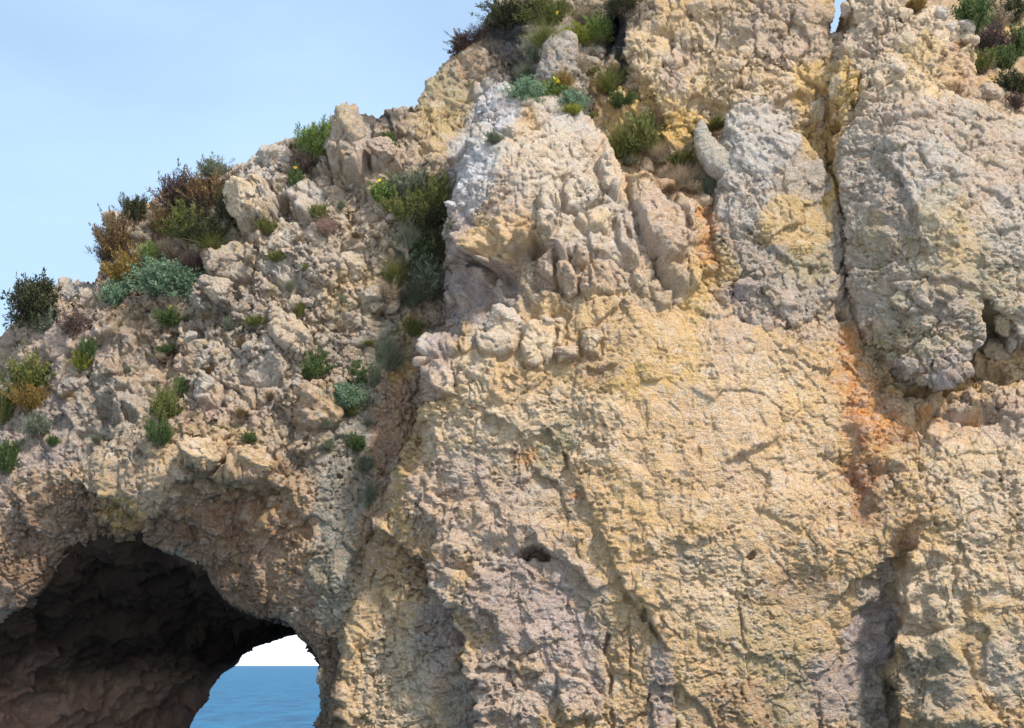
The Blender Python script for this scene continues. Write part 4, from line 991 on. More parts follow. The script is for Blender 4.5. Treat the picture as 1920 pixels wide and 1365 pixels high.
BOULDERS = [  # traced one by one: x, y, w, h, angle, colour, sink
    (478, 393, 78, 90, -15, CRM, .45), (655, 290, 70, 110, 0, CRM, .5), (725, 305, 62, 48, 8, PNK, .4), (430, 490, 74, 62, -35, CRM, .45),
    (425, 560, 62, 52, 20, CRM, .45), (545, 625, 60, 90, -35, CRM, .55), (590, 770, 90, 80, 20, TAN, .6), (392, 735, 46, 52, 0, LGY, .5),
    (385, 865, 86, 60, 10, CRM, .5), (480, 885, 80, 48, 8, OCH, .5), (437, 690, 30, 40, 0, CRM, .4), (335, 690, 26, 20, 0, PNK, .4),
    (298, 662, 22, 18, 0, CRM, .4), (320, 660, 20, 20, 0, PNK, .4), (480, 345, 60, 40, -30, LGY, .5), (515, 300, 60, 56, -40, LGY, .5),
    (700, 695, 22, 26, 10, LGY, .3), (690, 712, 14, 30, -30, LGY, .3), (712, 705, 22, 20, 0, CRM, .35), (650, 660, 50, 60, 0, TAN, .55),
    (690, 560, 42, 34, 0, LGY, .4), (730, 575, 40, 26, -20, LGY, .4), (820, 590, 40, 70, 10, TAN, .5), 
    (1208, 312, 32, 42, -10, CRM, .3), (1328, 375, 32, 34, 0, CRM, .3),
    (1178, 155, 22, 20, 0, GRY, .3), (1150, 128, 34, 44, 10, YEL, .5), (1128, 92, 30, 22, 0, GRY, .4), (1108, 640, 40, 50, -10, CRM, .4),
    (1062, 662, 46, 26, 0, PNK, .4), (940, 608, 72, 64, 0, LGY, .6), (1028, 605, 34, 28, 0, CRM, .4), (1048, 600, 22, 20, 0, CRM, .4),
    (897, 523, 16, 20, 0, TAN, .25), (868, 725, 24, 32, 0, MAU, .35), (1397, 545, 56, 40, -25, MAU, .35), (1370, 530, 40, 14, -35, CRM, .3),
    (1345, 552, 20, 20, 0, PNK, .35), (1423, 520, 16, 16, 20, GRY, .25), (1500, 470, 50, 32, -30, YEL, .35), (1575, 545, 34, 62, 20, MAU, .3),
    (1578, 587, 26, 16, 0, GRY, .25), (1578, 526, 20, 30, 10, GRY, .3), (1535, 205, 42, 66, 12, LGY, .4), (1512, 228, 20, 20, 0, CRM, .3), (1575, 163, 36, 60, 4, LGY, .4),
    (1582, 120, 40, 50, 0, YEL, .45), (1572, 220, 12, 16, 20, MAU, .3), (1584, 225, 14, 16, 0, GRY, .3), (1873, 662, 60, 52, 10, LGY, .2),
    (1826, 643, 22, 18, 0, LGY, .2), (1858, 626, 22, 40, -30, GRY, .3), (1885, 600, 40, 50, -30, OLV, .4), (1712, 688, 40, 36, 0, GRY, .3),
    (1762, 688, 36, 30, 20, MAU, .3), (1797, 685, 34, 28, -30, PNK, .25), (1645, 675, 40, 22, -15, GRY, .3), (1740, 700, 40, 24, 0, MAU, .3),
    (1790, 672, 24, 18, 0, GRY, .3), (1800, 655, 26, 24, 0, GRY, .3), (1683, 700, 36, 26, 20, MAU, .3), (1765, 765, 26, 36, -20, PNK, .3),
    (1815, 752, 30, 34, 0, BRN, .35), (1850, 745, 36, 30, 0, MAU, .35), (1785, 768, 24, 16, 0, GRY, .3), (1870, 760, 24, 22, 0, BRN, .35),
    (1840, 765, 22, 20, 0, BRN, .3), (1680, 775, 50, 40, 0, GRY, .5), (1905, 635, 30, 44, 0, LGY, .35), (1700, 560, 60, 60, 0, OLV, .55),
    (1776, 545, 40, 36, 0, OLV, .5), (1582, 638, 14, 14, 0, MAU, .3), (1660, 870, 60, 34, 0, TAN, .45), (1765, 28, 44, 36, 0, WHT, .4),
    (1785, 44, 30, 26, 0, WHT, .4), (1810, 46, 34, 28, 0, WHT, .4), (1735, 30, 34, 22, 0, CRM, .4), (1595, 20, 30, 36, 0, PNK, .4), (1858, 172, 44, 34, -10, PNK, .4),
    (1816, 82, 34, 34, 0, CRM, .4), (1822, 104, 24, 30, 0, YEL, .4), (1810, 66, 26, 22, 0, CRM, .4), (1700, 45, 24, 26, 0, CRM, .4), (1655, 140, 46, 40, 0, LGY, .5),
    (1685, 140, 30, 34, 0, LGY, .5), (1630, 185, 36, 30, 0, CRM, .5),
    (855, 388, 26, 16, 10, WHT, .3), (868, 355, 22, 18, 0, WHT, .4), (876, 300, 20, 20, 0, WHT, .4), (886, 318, 18, 18, 0, WHT, .4), (862, 325, 16, 30, 15, WHT, .35),
    (890, 272, 22, 22, 0, LGY, .4), (985, 200, 28, 16, -10, LGY, .3), (988, 213, 14, 14, 0, CRM, .3),
    (1000, 1250, 46, 44, -30, OCH, .6), (1300, 1140, 30, 30, 0, OCH, .6), (545, 340, 40, 30, -30, CRM, .5), (590, 455, 36, 30, 0, CRM, .45), (640, 405, 34, 30, 0, LGY, .45),
    (655, 500, 60, 50, 0, CRM, .55), (740, 340, 26, 20, 0, PNK, .4), (575, 565, 26, 22, 0, LGY, .4), (360, 640, 26, 40, 20, LGY, .45),
]
for (u, v, w, h, a, c, sk) in BOULDERS:
    stone("boulder" if max(w, h) > 45 else "stone", u, v, w, h, a, c, sk)

def inside(poly, x, y):
    r = False; n_ = len(poly)
    for i in range(n_):
        (ax, ay), (bx, by) = poly[i], poly[(i + 1) % n_]
        if (ay > y) != (by > y) and x < (bx - ax) * (y - ay) / (by - ay) + ax: r = not r
    return r

SCATTER = [  # rubble belts: outline, number, size range, colours
    ([(30, 640), (200, 500), (400, 450), (560, 330), (700, 300), (780, 420), (700, 620), (600, 830), (330, 840), (60, 860)], 70, (14, 40), (CRM, PNK, LGY, CRM, TAN, OCH)),
    ([(20, 860), (330, 840), (560, 830), (560, 1000), (430, 1080), (300, 1000), (200, 990), (20, 1120)], 60, (9, 24), (TAN, BRN, CRM, PNK, TAN)),
    ([(850, 400), (870, 290), (900, 190), (950, 180), (930, 300), (900, 400)], 40, (9, 20), (WHT, LGY, WHT)),
    ([(960, 240), (1080, 230), (1150, 330), (1100, 420), (960, 430)], 26, (12, 30), (CRM, PNK, LGY)),
    ([(650, 780), (700, 780), (690, 1000), (640, 1150), (590, 1100)], 30, (8, 18), (GRY, LGY, OLV)),
    ([(1180, 20), (1540, 10), (1550, 180), (1300, 200), (1190, 160)], 24, (16, 40), (OCH, CRM, PNK, GRY)),
    ([(1610, 60), (1800, 70), (1810, 170), (1640, 190)], 26, (12, 28), (CRM, CRM, YEL, LGY)),
    ([(1620, 600), (1840, 590), (1800, 690), (1680, 690)], 16, (10, 24), (GRY, OLV, MAU)),
    ([(740, 650), (790, 660), (780, 900), (700, 960)], 16, (9, 22), (TAN, RST, GRY)),
]
for (poly, cnt, (s0, s1), cols) in SCATTER:
    xs = [p[0] for p in poly]; ys = [p[1] for p in poly]; placed = []
    for _ in range(cnt * 12):
        if len(placed) >= cnt: break
        u, v = rnd.uniform(min(xs), max(xs)), rnd.uniform(min(ys), max(ys))
        w = s0 + (s1 - s0) * rnd.random() ** 1.8
        if not inside(poly, u, v) or any((u - a) ** 2 + (v - b_) ** 2 < ((w + c_) * .55) ** 2 for a, b_, c_ in placed): continue
        placed.append((u, v, w))
        stone("stone", u, v, w * rnd.uniform(.85, 1.25), w * rnd.uniform(.7, 1.1), rnd.uniform(-50, 50), rnd.choice(cols), rnd.uniform(.50, .66))
# ------------------------------------------------------------------ plants
def leaf_material(name, dark, light, dry=None):
    m = bpy.data.materials.new(name); m.use_nodes = True
    n, l = m.node_tree.nodes, m.node_tree.links
    b = n["Principled BSDF"]; b.inputs["Roughness"].default_value = 0.65; b.inputs["Specular IOR Level"].default_value = 0.25
    a = n.new("ShaderNodeAttribute"); a.attribute_name = "tint"
    r = n.new("ShaderNodeValToRGB")
    r.color_ramp.elements[0].color = dark + (1,); r.color_ramp.elements[1].color = light + (1,)
    if dry:
        e = r.color_ramp.elements.new(0.86); e.color = light + (1,)
        r.color_ramp.elements[-1].color = dry + (1,)
    l.new(a.outputs["Fac"], r.inputs["Fac"])
    l.new(r.outputs["Color"], b.inputs["Base Color"])
    t = n.new("ShaderNodeBsdfTranslucent"); l.new(r.outputs["Color"], t.inputs["Color"])
    mx = n.new("ShaderNodeMixShader"); mx.inputs["Fac"].default_value = 0.28
    out = n["Material Output"]
    l.new(b.outputs["BSDF"], mx.inputs[1]); l.new(t.outputs["BSDF"], mx.inputs[2]); l.new(mx.outputs["Shader"], out.inputs["Surface"])
    return m

LEAF = {
    "olive": leaf_material("olive_leaf", (.055, .075, .018), (.22, .22, .06), (.30, .20, .09)),
    "dark": leaf_material("dark_leaf", (.022, .028, .014), (.095, .095, .04), (.16, .10, .06)),
    "fresh": leaf_material("fresh_green_leaf", (.06, .10, .02), (.22, .29, .065), (.33, .30, .12)),
    "green": leaf_material("green_leaf", (.03, .058, .016), (.12, .17, .05), (.22, .19, .09)),
    "lime": leaf_material("yellow_green_leaf", (.13, .15, .018), (.36, .36, .06), (.42, .34, .10)),
    "mustard": leaf_material("mustard_leaf", (.13, .085, .018), (.34, .225, .06), (.30, .18, .08)),
    "rust": leaf_material("rusty_leaf", (.085, .05, .022), (.24, .15, .07), (.22, .19, .08)),
    "plum": leaf_material("purple_brown_leaf", (.035, .022, .022), (.12, .080, .068), (.20, .13, .10)),
    "teal": leaf_material("silver_green_leaf", (.075, .125, .07), (.24, .34, .20), (.32, .38, .25)),
    "sage": leaf_material("grey_green_leaf", (.075, .090, .055), (.24, .26, .17), (.32, .27, .18)),
    "straw": leaf_material("dry_straw", (.16, .115, .07), (.42, .33, .22), (.48, .38, .26)),
    "pink": leaf_material("pinkish_dry_leaf", (.20, .11, .085), (.46, .31, .25), (.36, .30, .18)),
}
def plain(name, c, rough=0.8):
    m = bpy.data.materials.new(name); m.use_nodes = True
    n, l = m.node_tree.nodes, m.node_tree.links
    b = n["Principled BSDF"]; b.inputs["Roughness"].default_value = rough
    t = n.new("ShaderNodeTexNoise"); t.inputs["Scale"].default_value = 30
    x = n.new("ShaderNodeMixRGB"); x.blend_type = 'MULTIPLY'; x.inputs["Fac"].default_value = 0.6
    x.inputs["Color1"].default_value = c + (1,); l.new(t.outputs["Fac"], x.inputs["Color2"]); l.new(x.outputs["Color"], b.inputs["Base Color"])
    return m
STEM = plain("woody_stem", (.22, .16, .12)); PETAL = plain("yellow_petal", (.95, .72, .02)); PETAL_O = plain("orange_petal", (.95, .45, .02))

def plant_meshes(seed, style):
    rs = np.random.RandomState(seed)
    spec = {  # stems, leaves per stem, leaf length, width, spread, curl
        "heath": (140, 84, .060, .0150, .95, .22), "leafy": (120, 80, .060, .026, 1.15, .2),
        "grass": (1300, 0, .0, .0075, .85, .5), "twig": (150, 40, .05, .010, .9, .2), "cushion": (220, 60, .055, .021, 1.3, .12),
        "spiky": (130, 90, .055, .0115, .55, .15)}[style]
    ns, nl, ll, lw, spread, curl = spec
    # a few boughs of different size give the plant lobes and gaps
    nb = rs.randint(4, 7)
    lob = np.stack([rs.uniform(-.30, .30, nb), rs.uniform(-.22, .22, nb), rs.uniform(.62, 1.0, nb)], 1)
    k = rs.randint(0, nb, ns)
    az = rs.uniform(0, 2 * np.pi, ns); tilt = np.abs(rs.normal(0, .5, ns)) * spread
    dirs = np.stack([np.sin(tilt) * np.cos(az) + lob[k, 0] * 1.1, np.sin(tilt) * np.sin(az) * .8 + lob[k, 1], np.cos(tilt) * lob[k, 2]], 1)
    ln = rs.uniform(.55, 1.0, ns) * (0.72 if style != "cushion" else .62)
    base = np.stack([lob[k, 0] * .45 + rs.normal(0, .05, ns), lob[k, 1] * .45 + rs.normal(0, .05, ns), rs.uniform(-.06, .05, ns)], 1)
    bend = np.stack([rs.normal(0, curl, ns), rs.normal(0, curl, ns), rs.normal(0, curl * .4, ns) - (0.25 if style == "grass" else 0)], 1)
    def pos(i, t):
        return base[i] + dirs[i] * (ln[i] * t)[:, None] + bend[i] * (ln[i] * t * t)[:, None]
    V, Fq, T = [], [], []
    if style == "grass":
        n_seg = 4
        ts = np.linspace(0, 1, n_seg + 1)
        side = rs.normal(size=(ns, 3)); side[:, 2] *= .2; side /= np.linalg.norm(side, axis=1)[:, None]
        tint = rs.uniform(0, 1, ns)
        idx = np.arange(ns); off = 0
        for j, t in enumerate(ts):
            c = pos(idx, np.full(ns, t)); w = lw * (1 - .85 * t)
            V += [c - side * w, c + side * w]; T += [tint, tint]
        V = np.concatenate(V); T = np.concatenate(T)
        for j in range(n_seg):
            a = 2 * j * ns + idx
            Fq.append(np.stack([a, a + ns, a + 3 * ns, a + 2 * ns], 1))
        F_ = np.concatenate(Fq)
    else:
        i = np.repeat(np.arange(ns), nl); N_ = len(i)
        t = rs.uniform(.22, 1.0, N_) ** .8
        c = pos(i, t)
        # side twigs: leaves stand a little off the stem
        off = rs.normal(size=(N_, 3)) * (.055 if style in ("heath", "spiky", "twig") else .075) * (1.15 - t)[:, None]
        c = c + off
        d_ = dirs[i] * .7 + rs.normal(size=(N_, 3)) * (.55 if style in ("heath", "spiky") else .9); d_[:, 2] += .35
        d_ /= np.linalg.norm(d_, axis=1)[:, None]
        s_ = np.cross(d_, rs.normal(size=(N_, 3))); s_ /= np.linalg.norm(s_, axis=1)[:, None] + 1e-9
        L_ = (ll * rs.uniform(.6, 1.4, N_))[:, None]; W_ = (lw * rs.uniform(.7, 1.3, N_))[:, None] * .5
        V = np.concatenate([c, c + d_ * L_ * .45 + s_ * W_, c + d_ * L_, c + d_ * L_ * .45 - s_ * W_])
        tint = np.clip(rs.normal(.45, .24, N_) + (rs.uniform(0, 1, ns)[i] - .5) * .5, 0, 1)
        T = np.concatenate([tint] * 4)
        a = np.arange(N_)
        F_ = np.stack([a, a + N_, a + 2 * N_, a + 3 * N_], 1)
    # fit to a unit box so a placed plant has the size it is given
    lo, hi = np.percentile(V, 2, axis=0), np.percentile(V, 98, axis=0)
    sc = np.array([1 / (hi[0] - lo[0]), .8 / (hi[1] - lo[1]), 1 / (hi[2] - min(lo[2], 0))])
    ofs = np.array([-(hi[0] + lo[0]) / 2, -(hi[1] + lo[1]) / 2, 0])
    leaf = raw_mesh("foliage_%s_%d" % (style, seed), (V + ofs) * sc, F_, smooth=False, attr=T)
    # woody stems
    m_ = min(ns, 40 if style != "grass" else 8); idx = np.arange(m_); SV_, SF = [], []
    for j, t in enumerate((0, .35, .7, 1.0)):
        c = (pos(idx, np.full(m_, t)) + ofs) * sc
        r = .011 * (1 - .8 * t)
        for q in range(3):
            an = q * 2.094
            SV_.append(c + np.array([math.cos(an) * r, math.sin(an) * r, 0]))
    for j in range(3):
        for q in range(3):
            a = (j * 3 + q) * m_ + idx; b_ = (j * 3 + (q + 1) % 3) * m_ + idx
            SF.append(np.stack([a, b_, b_ + 3 * m_, a + 3 * m_], 1))
    stem = raw_mesh("stem_%s_%d" % (style, seed), np.concatenate(SV_), np.concatenate(SF))
    stem.materials.append(STEM); leaf.materials.append(LEAF["olive"])
    return leaf, stem

KINDS = {s: [plant_meshes(700 + 13 * i + len(s), s) for i in range(2)] for s in ("heath", "leafy", "grass", "twig", "cushion", "spiky")}

bm = bmesh.new()   # one small daisy, facing +Z
for k in range(10):
    a = k * math.tau / 10
    q = [bm.verts.new((math.cos(a + d_) * r, math.sin(a + d_) * r, z)) for d_, r, z in ((-.12, .2, 0), (-.26, .8, .12), (0, 1, .1), (.26, .8, .12), (.12, .2, 0))]
    bm.faces.new(q)
c_ = [bm.verts.new((math.cos(k * math.tau / 8) * .3, math.sin(k * math.tau / 8) * .3, .1)) for k in range(8)]
t_ = bm.verts.new((0, 0, .22))
for k in range(8): bm.faces.new((c_[k], c_[(k + 1) % 8], t_))
FLOWER = bpy.data.meshes.new("flower"); bm.to_mesh(FLOWER); bm.free(); FLOWER.materials.append(PETAL)
FLOWER_O = FLOWER.copy(); FLOWER_O.materials.clear(); FLOWER_O.materials.append(PETAL_O)

# name, centre x, y, width, height (px), style, colour, label, [flower pixel positions]
PLANTS = [
    ("shrub", 68, 556, 84, 84, "cushion", "dark", "dark olive shrub on the skyline at the far left of the headland", []),
    ("plant", 92, 598, 44, 48, "leafy", "sage", "pale grey-green plant just below the leftmost skyline shrub", []),
    ("dry_shrub", 140, 604, 58, 62, "twig", "plum", "small brown dry shrub right of the leftmost skyline shrub", []),
    ("shrub", 54, 700, 78, 84, "heath", "olive", "olive shrub on the left slope near the picture's left edge", []),
    ("shrub", 58, 745, 60, 56, "heath", "mustard", "yellow-olive shrub directly under the olive shrub at the left edge", []),
    ("shrub", 8, 760, 40, 80, "heath", "olive", "olive shrub cut by the left picture edge, upper one", []),
    ("shrub", 10, 856, 46, 66, "heath", "green", "green shrub cut by the left picture edge, lower one", []),
    ("plant", 150, 672, 34, 38, "leafy", "lime", "small lime-green plant on the left slope", []),
    ("plant", 168, 652, 30, 44, "heath", "green", "small green plant just right of the lime-green one on the left slope", []),
    ("shrub", 72, 796, 46, 44, "heath", "sage", "grey-green tuft low on the left slope", []),
    ("plant", 100, 826, 22, 18, "leafy", "green", "tiny green tuft right below the grey-green tuft on the left slope", []),
    ("shrub", 215, 438, 56, 88, "heath", "rust", "rusty brown shrub on the skyline left of the pale crest", []),
    ("shrub", 251, 392, 44, 62, "spiky", "dark", "dark spiky shrub standing on the skyline above the rusty shrub", []),
    ("dry_shrub", 194, 474, 34, 36, "twig", "plum", "dark twiggy shrub on the skyline left of the mustard bush", []),
    ("bush", 238, 500, 64, 72, "heath", "mustard", "mustard-yellow bush beside the big silver-green bush", []),
    ("bush", 277, 474, 36, 50, "spiky", "fresh", "bright green upright bush behind mustard and silver-green bushes", []),
    ("bush", 315, 516, 100, 66, "cushion", "teal", "large silver-green cushion bush in the middle of the headland top", []),
    ("plant", 216, 546, 48, 52, "leafy", "teal", "small silver-green plant below the mustard bush", []),
    ("shrub", 336, 356, 72, 82, "heath", "plum", "dark purple-brown shrub on the skyline of the headland", []),
    ("shrub", 400, 358, 84, 80, "heath", "rust", "rust and olive shrub right of the purple-brown skyline shrub", []),
    ("shrub", 405, 318, 62, 52, "spiky", "sage", "grey-green spiky shrub poking above the skyline beside the purple-brown one", []),
    ("shrub", 350, 414, 72, 76, "heath", "olive", "olive-green shrub below the purple-brown skyline shrub", []),
    ("shrub", 300, 414, 52, 66, "heath", "rust", "red-brown shrub left of the olive-green shrub on the headland", []),
    ("dry_shrub", 384, 380, 46, 48, "twig", "straw", "dry greyish shrub between the rust and olive-green shrubs", []),
    ("shrub", 426, 386, 46, 64, "heath", "dark", "dark shrub against the left side of the rounded pale boulder", []),
    ("grass_tuft", 400, 452, 68, 56, "grass", "olive", "green grass tuft right of the olive-green shrub", []),
    ("grass_tuft", 362, 486, 76, 60, "grass", "plum", "dark brown grass clump right above the silver-green bush", []),
    ("grass_tuft", 312, 462, 50, 44, "grass", "straw", "straw-coloured grass between red-brown shrub and silver-green bush", []),
    ("bush", 586, 262, 66, 94, "spiky", "fresh", "tall bright green bush standing on the skyline", []),
    ("dry_shrub", 566, 300, 46, 56, "twig", "plum", "dry brown twigs at the foot of the tall bright green bush", []),
    ("plant", 556, 328, 24, 46, "leafy", "green", "small green plant with an orange flower below the tall green bush", [(554, 314, 1)]),
    ("plant", 726, 263, 34, 32, "leafy", "green", "small green plant in the grey crest of the headland", []),
    ("grass_tuft", 532, 376, 30, 44, "grass", "straw", "straw grass tuft right beside the rounded pale boulder", []),
    ("plant", 498, 424, 40, 32, "heath", "olive", "olive tuft below the rounded pale boulder", []),
    ("plant", 592, 396, 32, 36, "heath", "olive", "olive-green tuft left of the pinkish dry shrub", []),
    ("dry_shrub", 612, 420, 46, 44, "twig", "pink", "pinkish dry shrub in the middle of the headland slope", []),
    ("shrub", 726, 360, 66, 58, "leafy", "fresh", "green shrub with yellow flowers in the upper gully", [(700, 348, 0), (712, 338, 0), (728, 326, 0), (720, 346, 0)]),
    ("shrub", 772, 346, 72, 58, "heath", "sage", "grey-brown shrub right of the yellow-flowered shrub", []),
    ("shrub", 812, 356, 50, 80, "heath", "olive", "olive shrub against the white lichened rock in the gully", []),
    ("shrub", 806, 404, 70, 60, "heath", "dark", "dark shadowy shrub below the olive shrub in the gully", []),
    ("shrub", 792, 458, 60, 78, "heath", "green", "bright green shrub in the middle of the gully by the grey flank", []),
    ("grass_tuft", 742, 504, 66, 62, "grass", "olive", "olive grass clump left in the middle gully", []),
    ("shrub", 800, 520, 76, 80, "heath", "sage", "grey-green shrub leaning on the foot of the grey flank", []),
    ("dry_shrub", 728, 544, 50, 46, "twig", "straw", "brown dry tuft below the olive grass of the gully", []),
    ("grass_tuft", 765, 430, 50, 60, "grass", "sage", "grey-green grass left of the dark shadowy gully shrub", []),
    ("shrub", 772, 392, 74, 62, "heath", "olive", "olive shrub right below the grey-brown gully shrub", []),
    ("shrub", 760, 474, 64, 70, "heath", "sage", "grey-green shrub left of the bright green gully shrub", []),
    ("shrub", 824, 452, 40, 90, "heath", "dark", "dark narrow shrub pressed against the grey flank", []),
    ("grass_tuft", 770, 545, 70, 50, "grass", "sage", "grey-green grass below the leaning grey-green gully shrub", []),
    ("shrub", 388, 430, 74, 70, "heath", "dark", "dark shrub filling the middle of the headland scrub", []),
    ("shrub", 368, 396, 60, 60, "heath", "plum", "brown shrub under the rust and olive skyline shrub", []),
    ("shrub", 1005, 88, 40, 56, "heath", "sage", "grey-green shrub against the left of the grey knob", []),
    ("dry_shrub", 1088, 118, 40, 50, "twig", "straw", "dry tuft squeezed right of the grey knob", []),
    ("plant", 560, 570, 26, 40, "grass", "olive", "small olive grass tuft halfway down the headland", []),
    ("plant", 480, 602, 32, 26, "heath", "olive", "small olive cushion below the broken boulder", []),
    ("plant", 430, 604, 24, 30, "heath", "sage", "small grey-green tuft beside the dark hollow of the headland", []),
    ("plant", 545, 532, 30, 26, "grass", "sage", "small grey-green grass tuft above the olive tuft of the headland", []),
    ("plant", 318, 594, 52, 34, "leafy", "green", "low green plant with one yellow flower below the silver-green bush", [(320, 575, 0)]),
    ("plant", 596, 682, 42, 50, "leafy", "green", "green leafy plant growing from the pale slab", []),
    ("shrub", 306, 756, 52, 70, "heath", "olive", "olive shrub in the dark cleft above the arch", []),
    ("shrub", 300, 812, 50, 52, "heath", "green", "green shrub hanging below the olive shrub above the arch", []),
    ("plant", 340, 722, 26, 40, "heath", "green", "small green tuft at the top right of the olive shrub above the arch", []),
    ("plant", 468, 820, 30, 22, "leafy", "green", "small green plant above the two blocks over the arch", []),
    ("plant", 408, 803, 40, 16, "grass", "olive", "low olive tuft left of the small green plant over the arch", []),
    ("plant", 312, 652, 26, 20, "heath", "green", "tiny green tuft beside the reddish stones", []),
    ("plant", 666, 828, 36, 30, "leafy", "green", "round dark green plant at the lower end of the gully", []),
    ("plant", 612, 834, 28, 26, "leafy", "sage", "small grey-green plant left of the round dark green one", []),
    ("plant", 682, 868, 26, 30, "heath", "sage", "small grey-green tuft just below the round dark green plant", []),
    ("grass_tuft", 690, 915, 22, 60, "grass", "sage", "narrow hanging grey-green tuft at the bottom of the gully", []),
    ("plant", 672, 700, 50, 44, "leafy", "green", "green plant in the lower gully above the silver-green one", []),
    ("plant", 650, 738, 54, 46, "cushion", "teal", "silver-green plant low in the gully", []),
    ("grass_tuft", 724, 652, 60, 84, "grass", "sage", "long grey-green grass filling the lower gully", []),
    ("grass_tuft", 700, 690, 40, 60, "grass", "sage", "shorter grey-green grass beside the two small white stones", []),
    ("plant", 776, 612, 28, 36, "heath", "olive", "olive tuft at the ochre edge under the grey flank", []),
    ("shrub", 962, 20, 100, 62, "heath", "dark", "dark shrub on the skyline at the top of the picture", []),
    ("shrub", 866, 78, 48, 42, "heath", "plum", "purple-brown shrub sticking out of the upper skyline", []),
    ("dry_shrub", 895, 58, 48, 42, "twig", "plum", "brown dry shrub between the two dark skyline shrubs at the top", []),
    ("shrub", 1040, 20, 84, 60, "heath", "olive", "olive shrub with a yellow flower at the top edge", [(1045, 24, 0)]),
    ("grass_tuft", 1018, 58, 64, 56, "grass", "olive", "olive grass clump left above the grey knob", []),
    ("grass_tuft", 985, 130, 50, 46, "grass", "sage", "grey-green grass left beside the grey knob", []),
    ("shrub", 1090, 62, 52, 44, "heath", "lime", "yellow-green shrub right above the grey knob", []),
    ("shrub", 1128, 50, 50, 62, "heath", "fresh", "fresh green shrub against the dark rock at the top", []),
    ("grass_tuft", 1096, 20, 60, 54, "grass", "straw", "straw-coloured grass at the top edge above the yellow-green shrub", []),
    ("shrub", 1172, 8, 70, 34, "heath", "dark", "dark green shrub cut by the top edge above the yellow cliff", []),
    ("bush", 988, 164, 54, 46, "cushion", "teal", "silver-green cushion plant on top of the spur", []),
    ("plant", 1032, 164, 46, 40, "leafy", "fresh", "green plant with yellow flowers at the foot of the grey knob", [(1040, 147, 0), (1046, 152, 0), (1050, 156, 0), (1062, 168, 0)]),
    ("plant", 1056, 148, 36, 44, "heath", "mustard", "rusty yellow tuft right behind the yellow flowers", []),
    ("plant", 1076, 184, 42, 44, "cushion", "teal", "smaller silver-green plant right of the yellow flowers", []),
    ("plant", 1072, 204, 30, 20, "leafy", "lime", "small yellow-green plant on the right shoulder of the spur", []),
    ("grass_tuft", 1146, 142, 64, 66, "grass", "olive", "olive grass clump below the small dark cave of the upper cliff", []),
    ("plant", 1164, 186, 46, 28, "leafy", "green", "dark green leafy plant under the olive grass clump", []),
    ("grass_tuft", 1172, 248, 76, 84, "grass", "olive", "big olive grass tussock in the gully behind the spur, left half", []),
    ("shrub", 1208, 248, 66, 82, "heath", "olive", "dense olive shrub right against the big grass tussock", []),
    ("shrub", 1228, 216, 34, 50, "twig", "rust", "small rust-red shrub at the top of the dense olive shrub", []),
    ("grass_tuft", 1246, 280, 60, 46, "grass", "straw", "straw grass right below the dense olive shrub", []),
    ("grass_tuft", 1290, 326, 74, 50, "grass", "straw", "dry brown grass in the gully below the horned crag", []),
    ("plant", 1276, 296, 48, 26, "heath", "olive", "low olive plant in the gully left of the horned crag", []),
    ("plant", 1328, 338, 34, 50, "grass", "sage", "grey-green grass tuft under the horn of the crag", []),
    ("plant", 1344, 232, 40, 18, "heath", "olive", "olive moss cushion in the notch behind the horn", []),
    ("plant", 926, 258, 36, 22, "heath", "sage", "grey-green tuft on the lichened spur rock", []),
    ("dry_shrub", 1258, 352, 40, 24, "twig", "rust", "reddish dry tuft above the leaning slab", []),
    ("shrub", 1716, 6, 40, 34, "heath", "mustard", "dry yellowish shrub on top of the knobbly tower", []),
    ("shrub", 1822, 16, 70, 66, "leafy", "green", "dark green bush on the far hillside nearest the tower top", []),
    ("shrub", 1858, 72, 64, 64, "heath", "plum", "brown shrub on the far hillside below the dark green bush", []),
    ("shrub", 1898, 18, 60, 50, "leafy", "dark", "dark bush at the top right corner of the hillside", []),
    ("shrub", 1912, 74, 40, 64, "leafy", "green", "green bush at the right edge of the hillside", []),
    ("shrub", 1842, 112, 46, 48, "heath", "olive", "olive shrub on the hillside right beside the tower", []),
    ("shrub", 1884, 104, 40, 50, "leafy", "green", "green shrub in the middle of the far hillside", []),
    ("shrub", 1902, 152, 56, 50, "leafy", "dark", "dark green shrub low on the far hillside at the right edge", []),
    ("shrub", 1900, 190, 50, 34, "heath", "plum", "dark brown shrub at the foot of the far hillside", []),
    ("shrub", 1868, 36, 44, 40, "heath", "straw", "dry pale shrub between the two topmost hillside bushes", []),
]
prnd = random.Random(11)
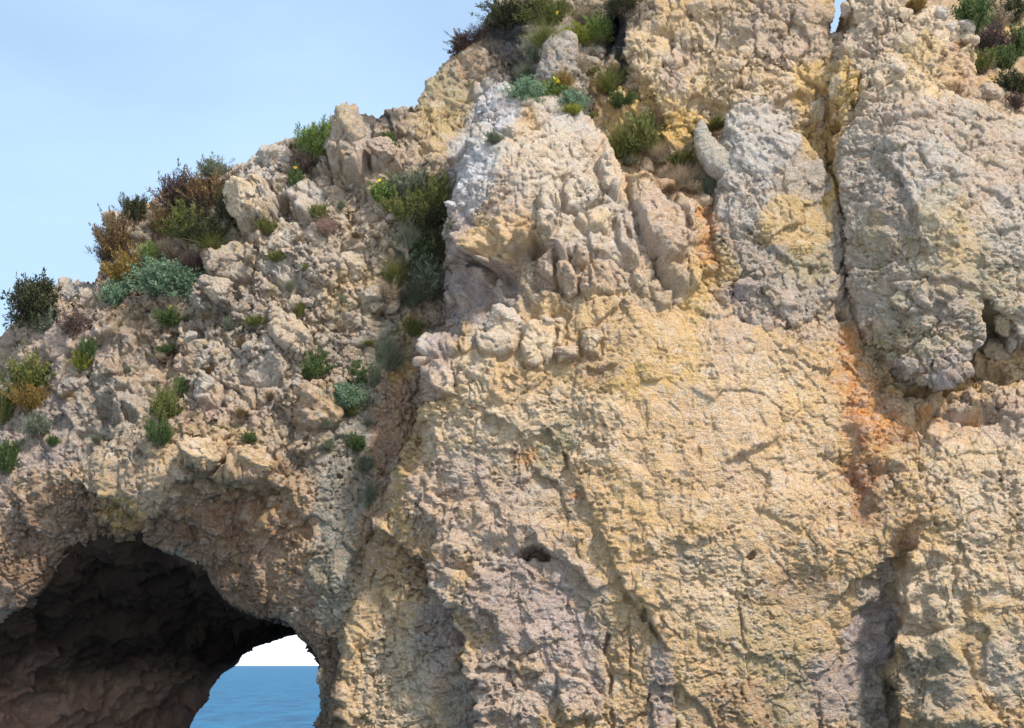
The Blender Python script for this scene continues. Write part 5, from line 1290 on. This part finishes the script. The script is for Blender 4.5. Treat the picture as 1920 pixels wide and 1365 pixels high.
def add_plant(name, cx, cy, w, h, style, colour, label, flowers):
    bu, bv = cx, cy + h * 0.42
    hit = surface(bu, bv)
    k = 0
    while hit is None and k < 12:
        bv += 5; bu += 3 if cx < 900 else 0; k += 1
        hit = surface(bu, bv)
    if hit is None: return None
    p = hit[0]
    s = p[1] / F_PX
    root = bpy.data.objects.new(name, None); col.objects.link(root)
    root.empty_display_size = 0.1
    x, y, z = at(cx, cy + h * 0.5, float(p[1]) - 0.10)
    root.location = (x, y, z)
    tag(root, label, {"shrub": "shrub", "bush": "bush", "dry_shrub": "shrub", "grass_tuft": "grass", "plant": "plant"}[name], "plants growing on the cliff")
    leaf, stem = prnd.choice(KINDS[style])
    rz = prnd.uniform(0, math.tau) if abs(w - h) < 60 else 0
    sc = (w * s * 1.14, w * s * 1.1, h * s * 0.88)
    f = link("foliage", leaf, root); f.scale = sc; f.rotation_euler = (prnd.uniform(0, .2), prnd.uniform(-.1, .1), rz)
    f.material_slots[0].link = 'OBJECT'; f.material_slots[0].material = LEAF[colour]
    g = link("stem", stem, root); g.scale = sc; g.rotation_euler = f.rotation_euler
    for (fu, fv, orange) in flowers:
        fx, fy, fz = at(fu, fv, float(p[1]) - 0.10 - w * s * 0.38)
        o = link("flower", FLOWER_O if orange else FLOWER, root)
        o.location = (fx - x, fy - y, fz - z); r = 4.2 * s
        o.scale = (r, r, r); o.rotation_euler = (math.radians(60), prnd.uniform(-.4, .4), prnd.uniform(0, 6))
    return root
for rec in PLANTS: add_plant(*rec)
# small tufts in the joints of the headland and the gully
TUFTS = [(455, 640), (392, 690), (520, 480), (575, 500), (640, 560), (505, 740), (452, 770), (360, 780), (240, 690), (205, 620), (255, 590), (130, 740), (180, 820),
         (640, 610), (690, 640), (560, 450), (668, 440), (640, 380), (850, 420), (610, 790), (385, 590), (470, 480), (690, 790), (655, 770), (585, 740), (1300, 350), (1245, 330), (1110, 215), (1180, 300), (1105, 130)]
SHORT = [(x_[1], x_[2], next((x_[7].split(s_)[0] for s_ in (" on ", " in ", " below ", " beside ", " right ", " left ", " with ", " standing ", " growing ", " above ", " at ", " behind ", " cut ", " low ", " just ", " directly ", " poking ", " between ", " against ", " under ", " hanging ", " halfway ", " leaning ", " sticking ") if s_ in x_[7]), x_[7])) for x_ in PLANTS]
seen_labels = {x_[7] for x_ in PLANTS}
for (u, v) in TUFTS:
    w = prnd.uniform(16, 30)
    cname = prnd.choice(("straw", "olive", "sage", "rust", "sage"))
    for (px_, py_, nm) in sorted(SHORT, key=lambda q: (q[0] - u) ** 2 + (q[1] - v) ** 2):
        dx_, dy_ = u - px_, v - py_
        where = ("right of" if dx_ > 0 else "left of") if abs(dx_) > abs(dy_) else ("below" if dy_ > 0 else "above")
        lab = "tiny %s tuft %s the %s" % ({"straw": "straw-coloured", "olive": "olive", "sage": "grey-green", "rust": "rusty"}[cname], where, nm)
        if lab not in seen_labels: break
    seen_labels.add(lab)
    add_plant("plant", u, v, w, w * prnd.uniform(.6, 1.0), prnd.choice(("grass", "heath", "twig")), cname, lab, [])
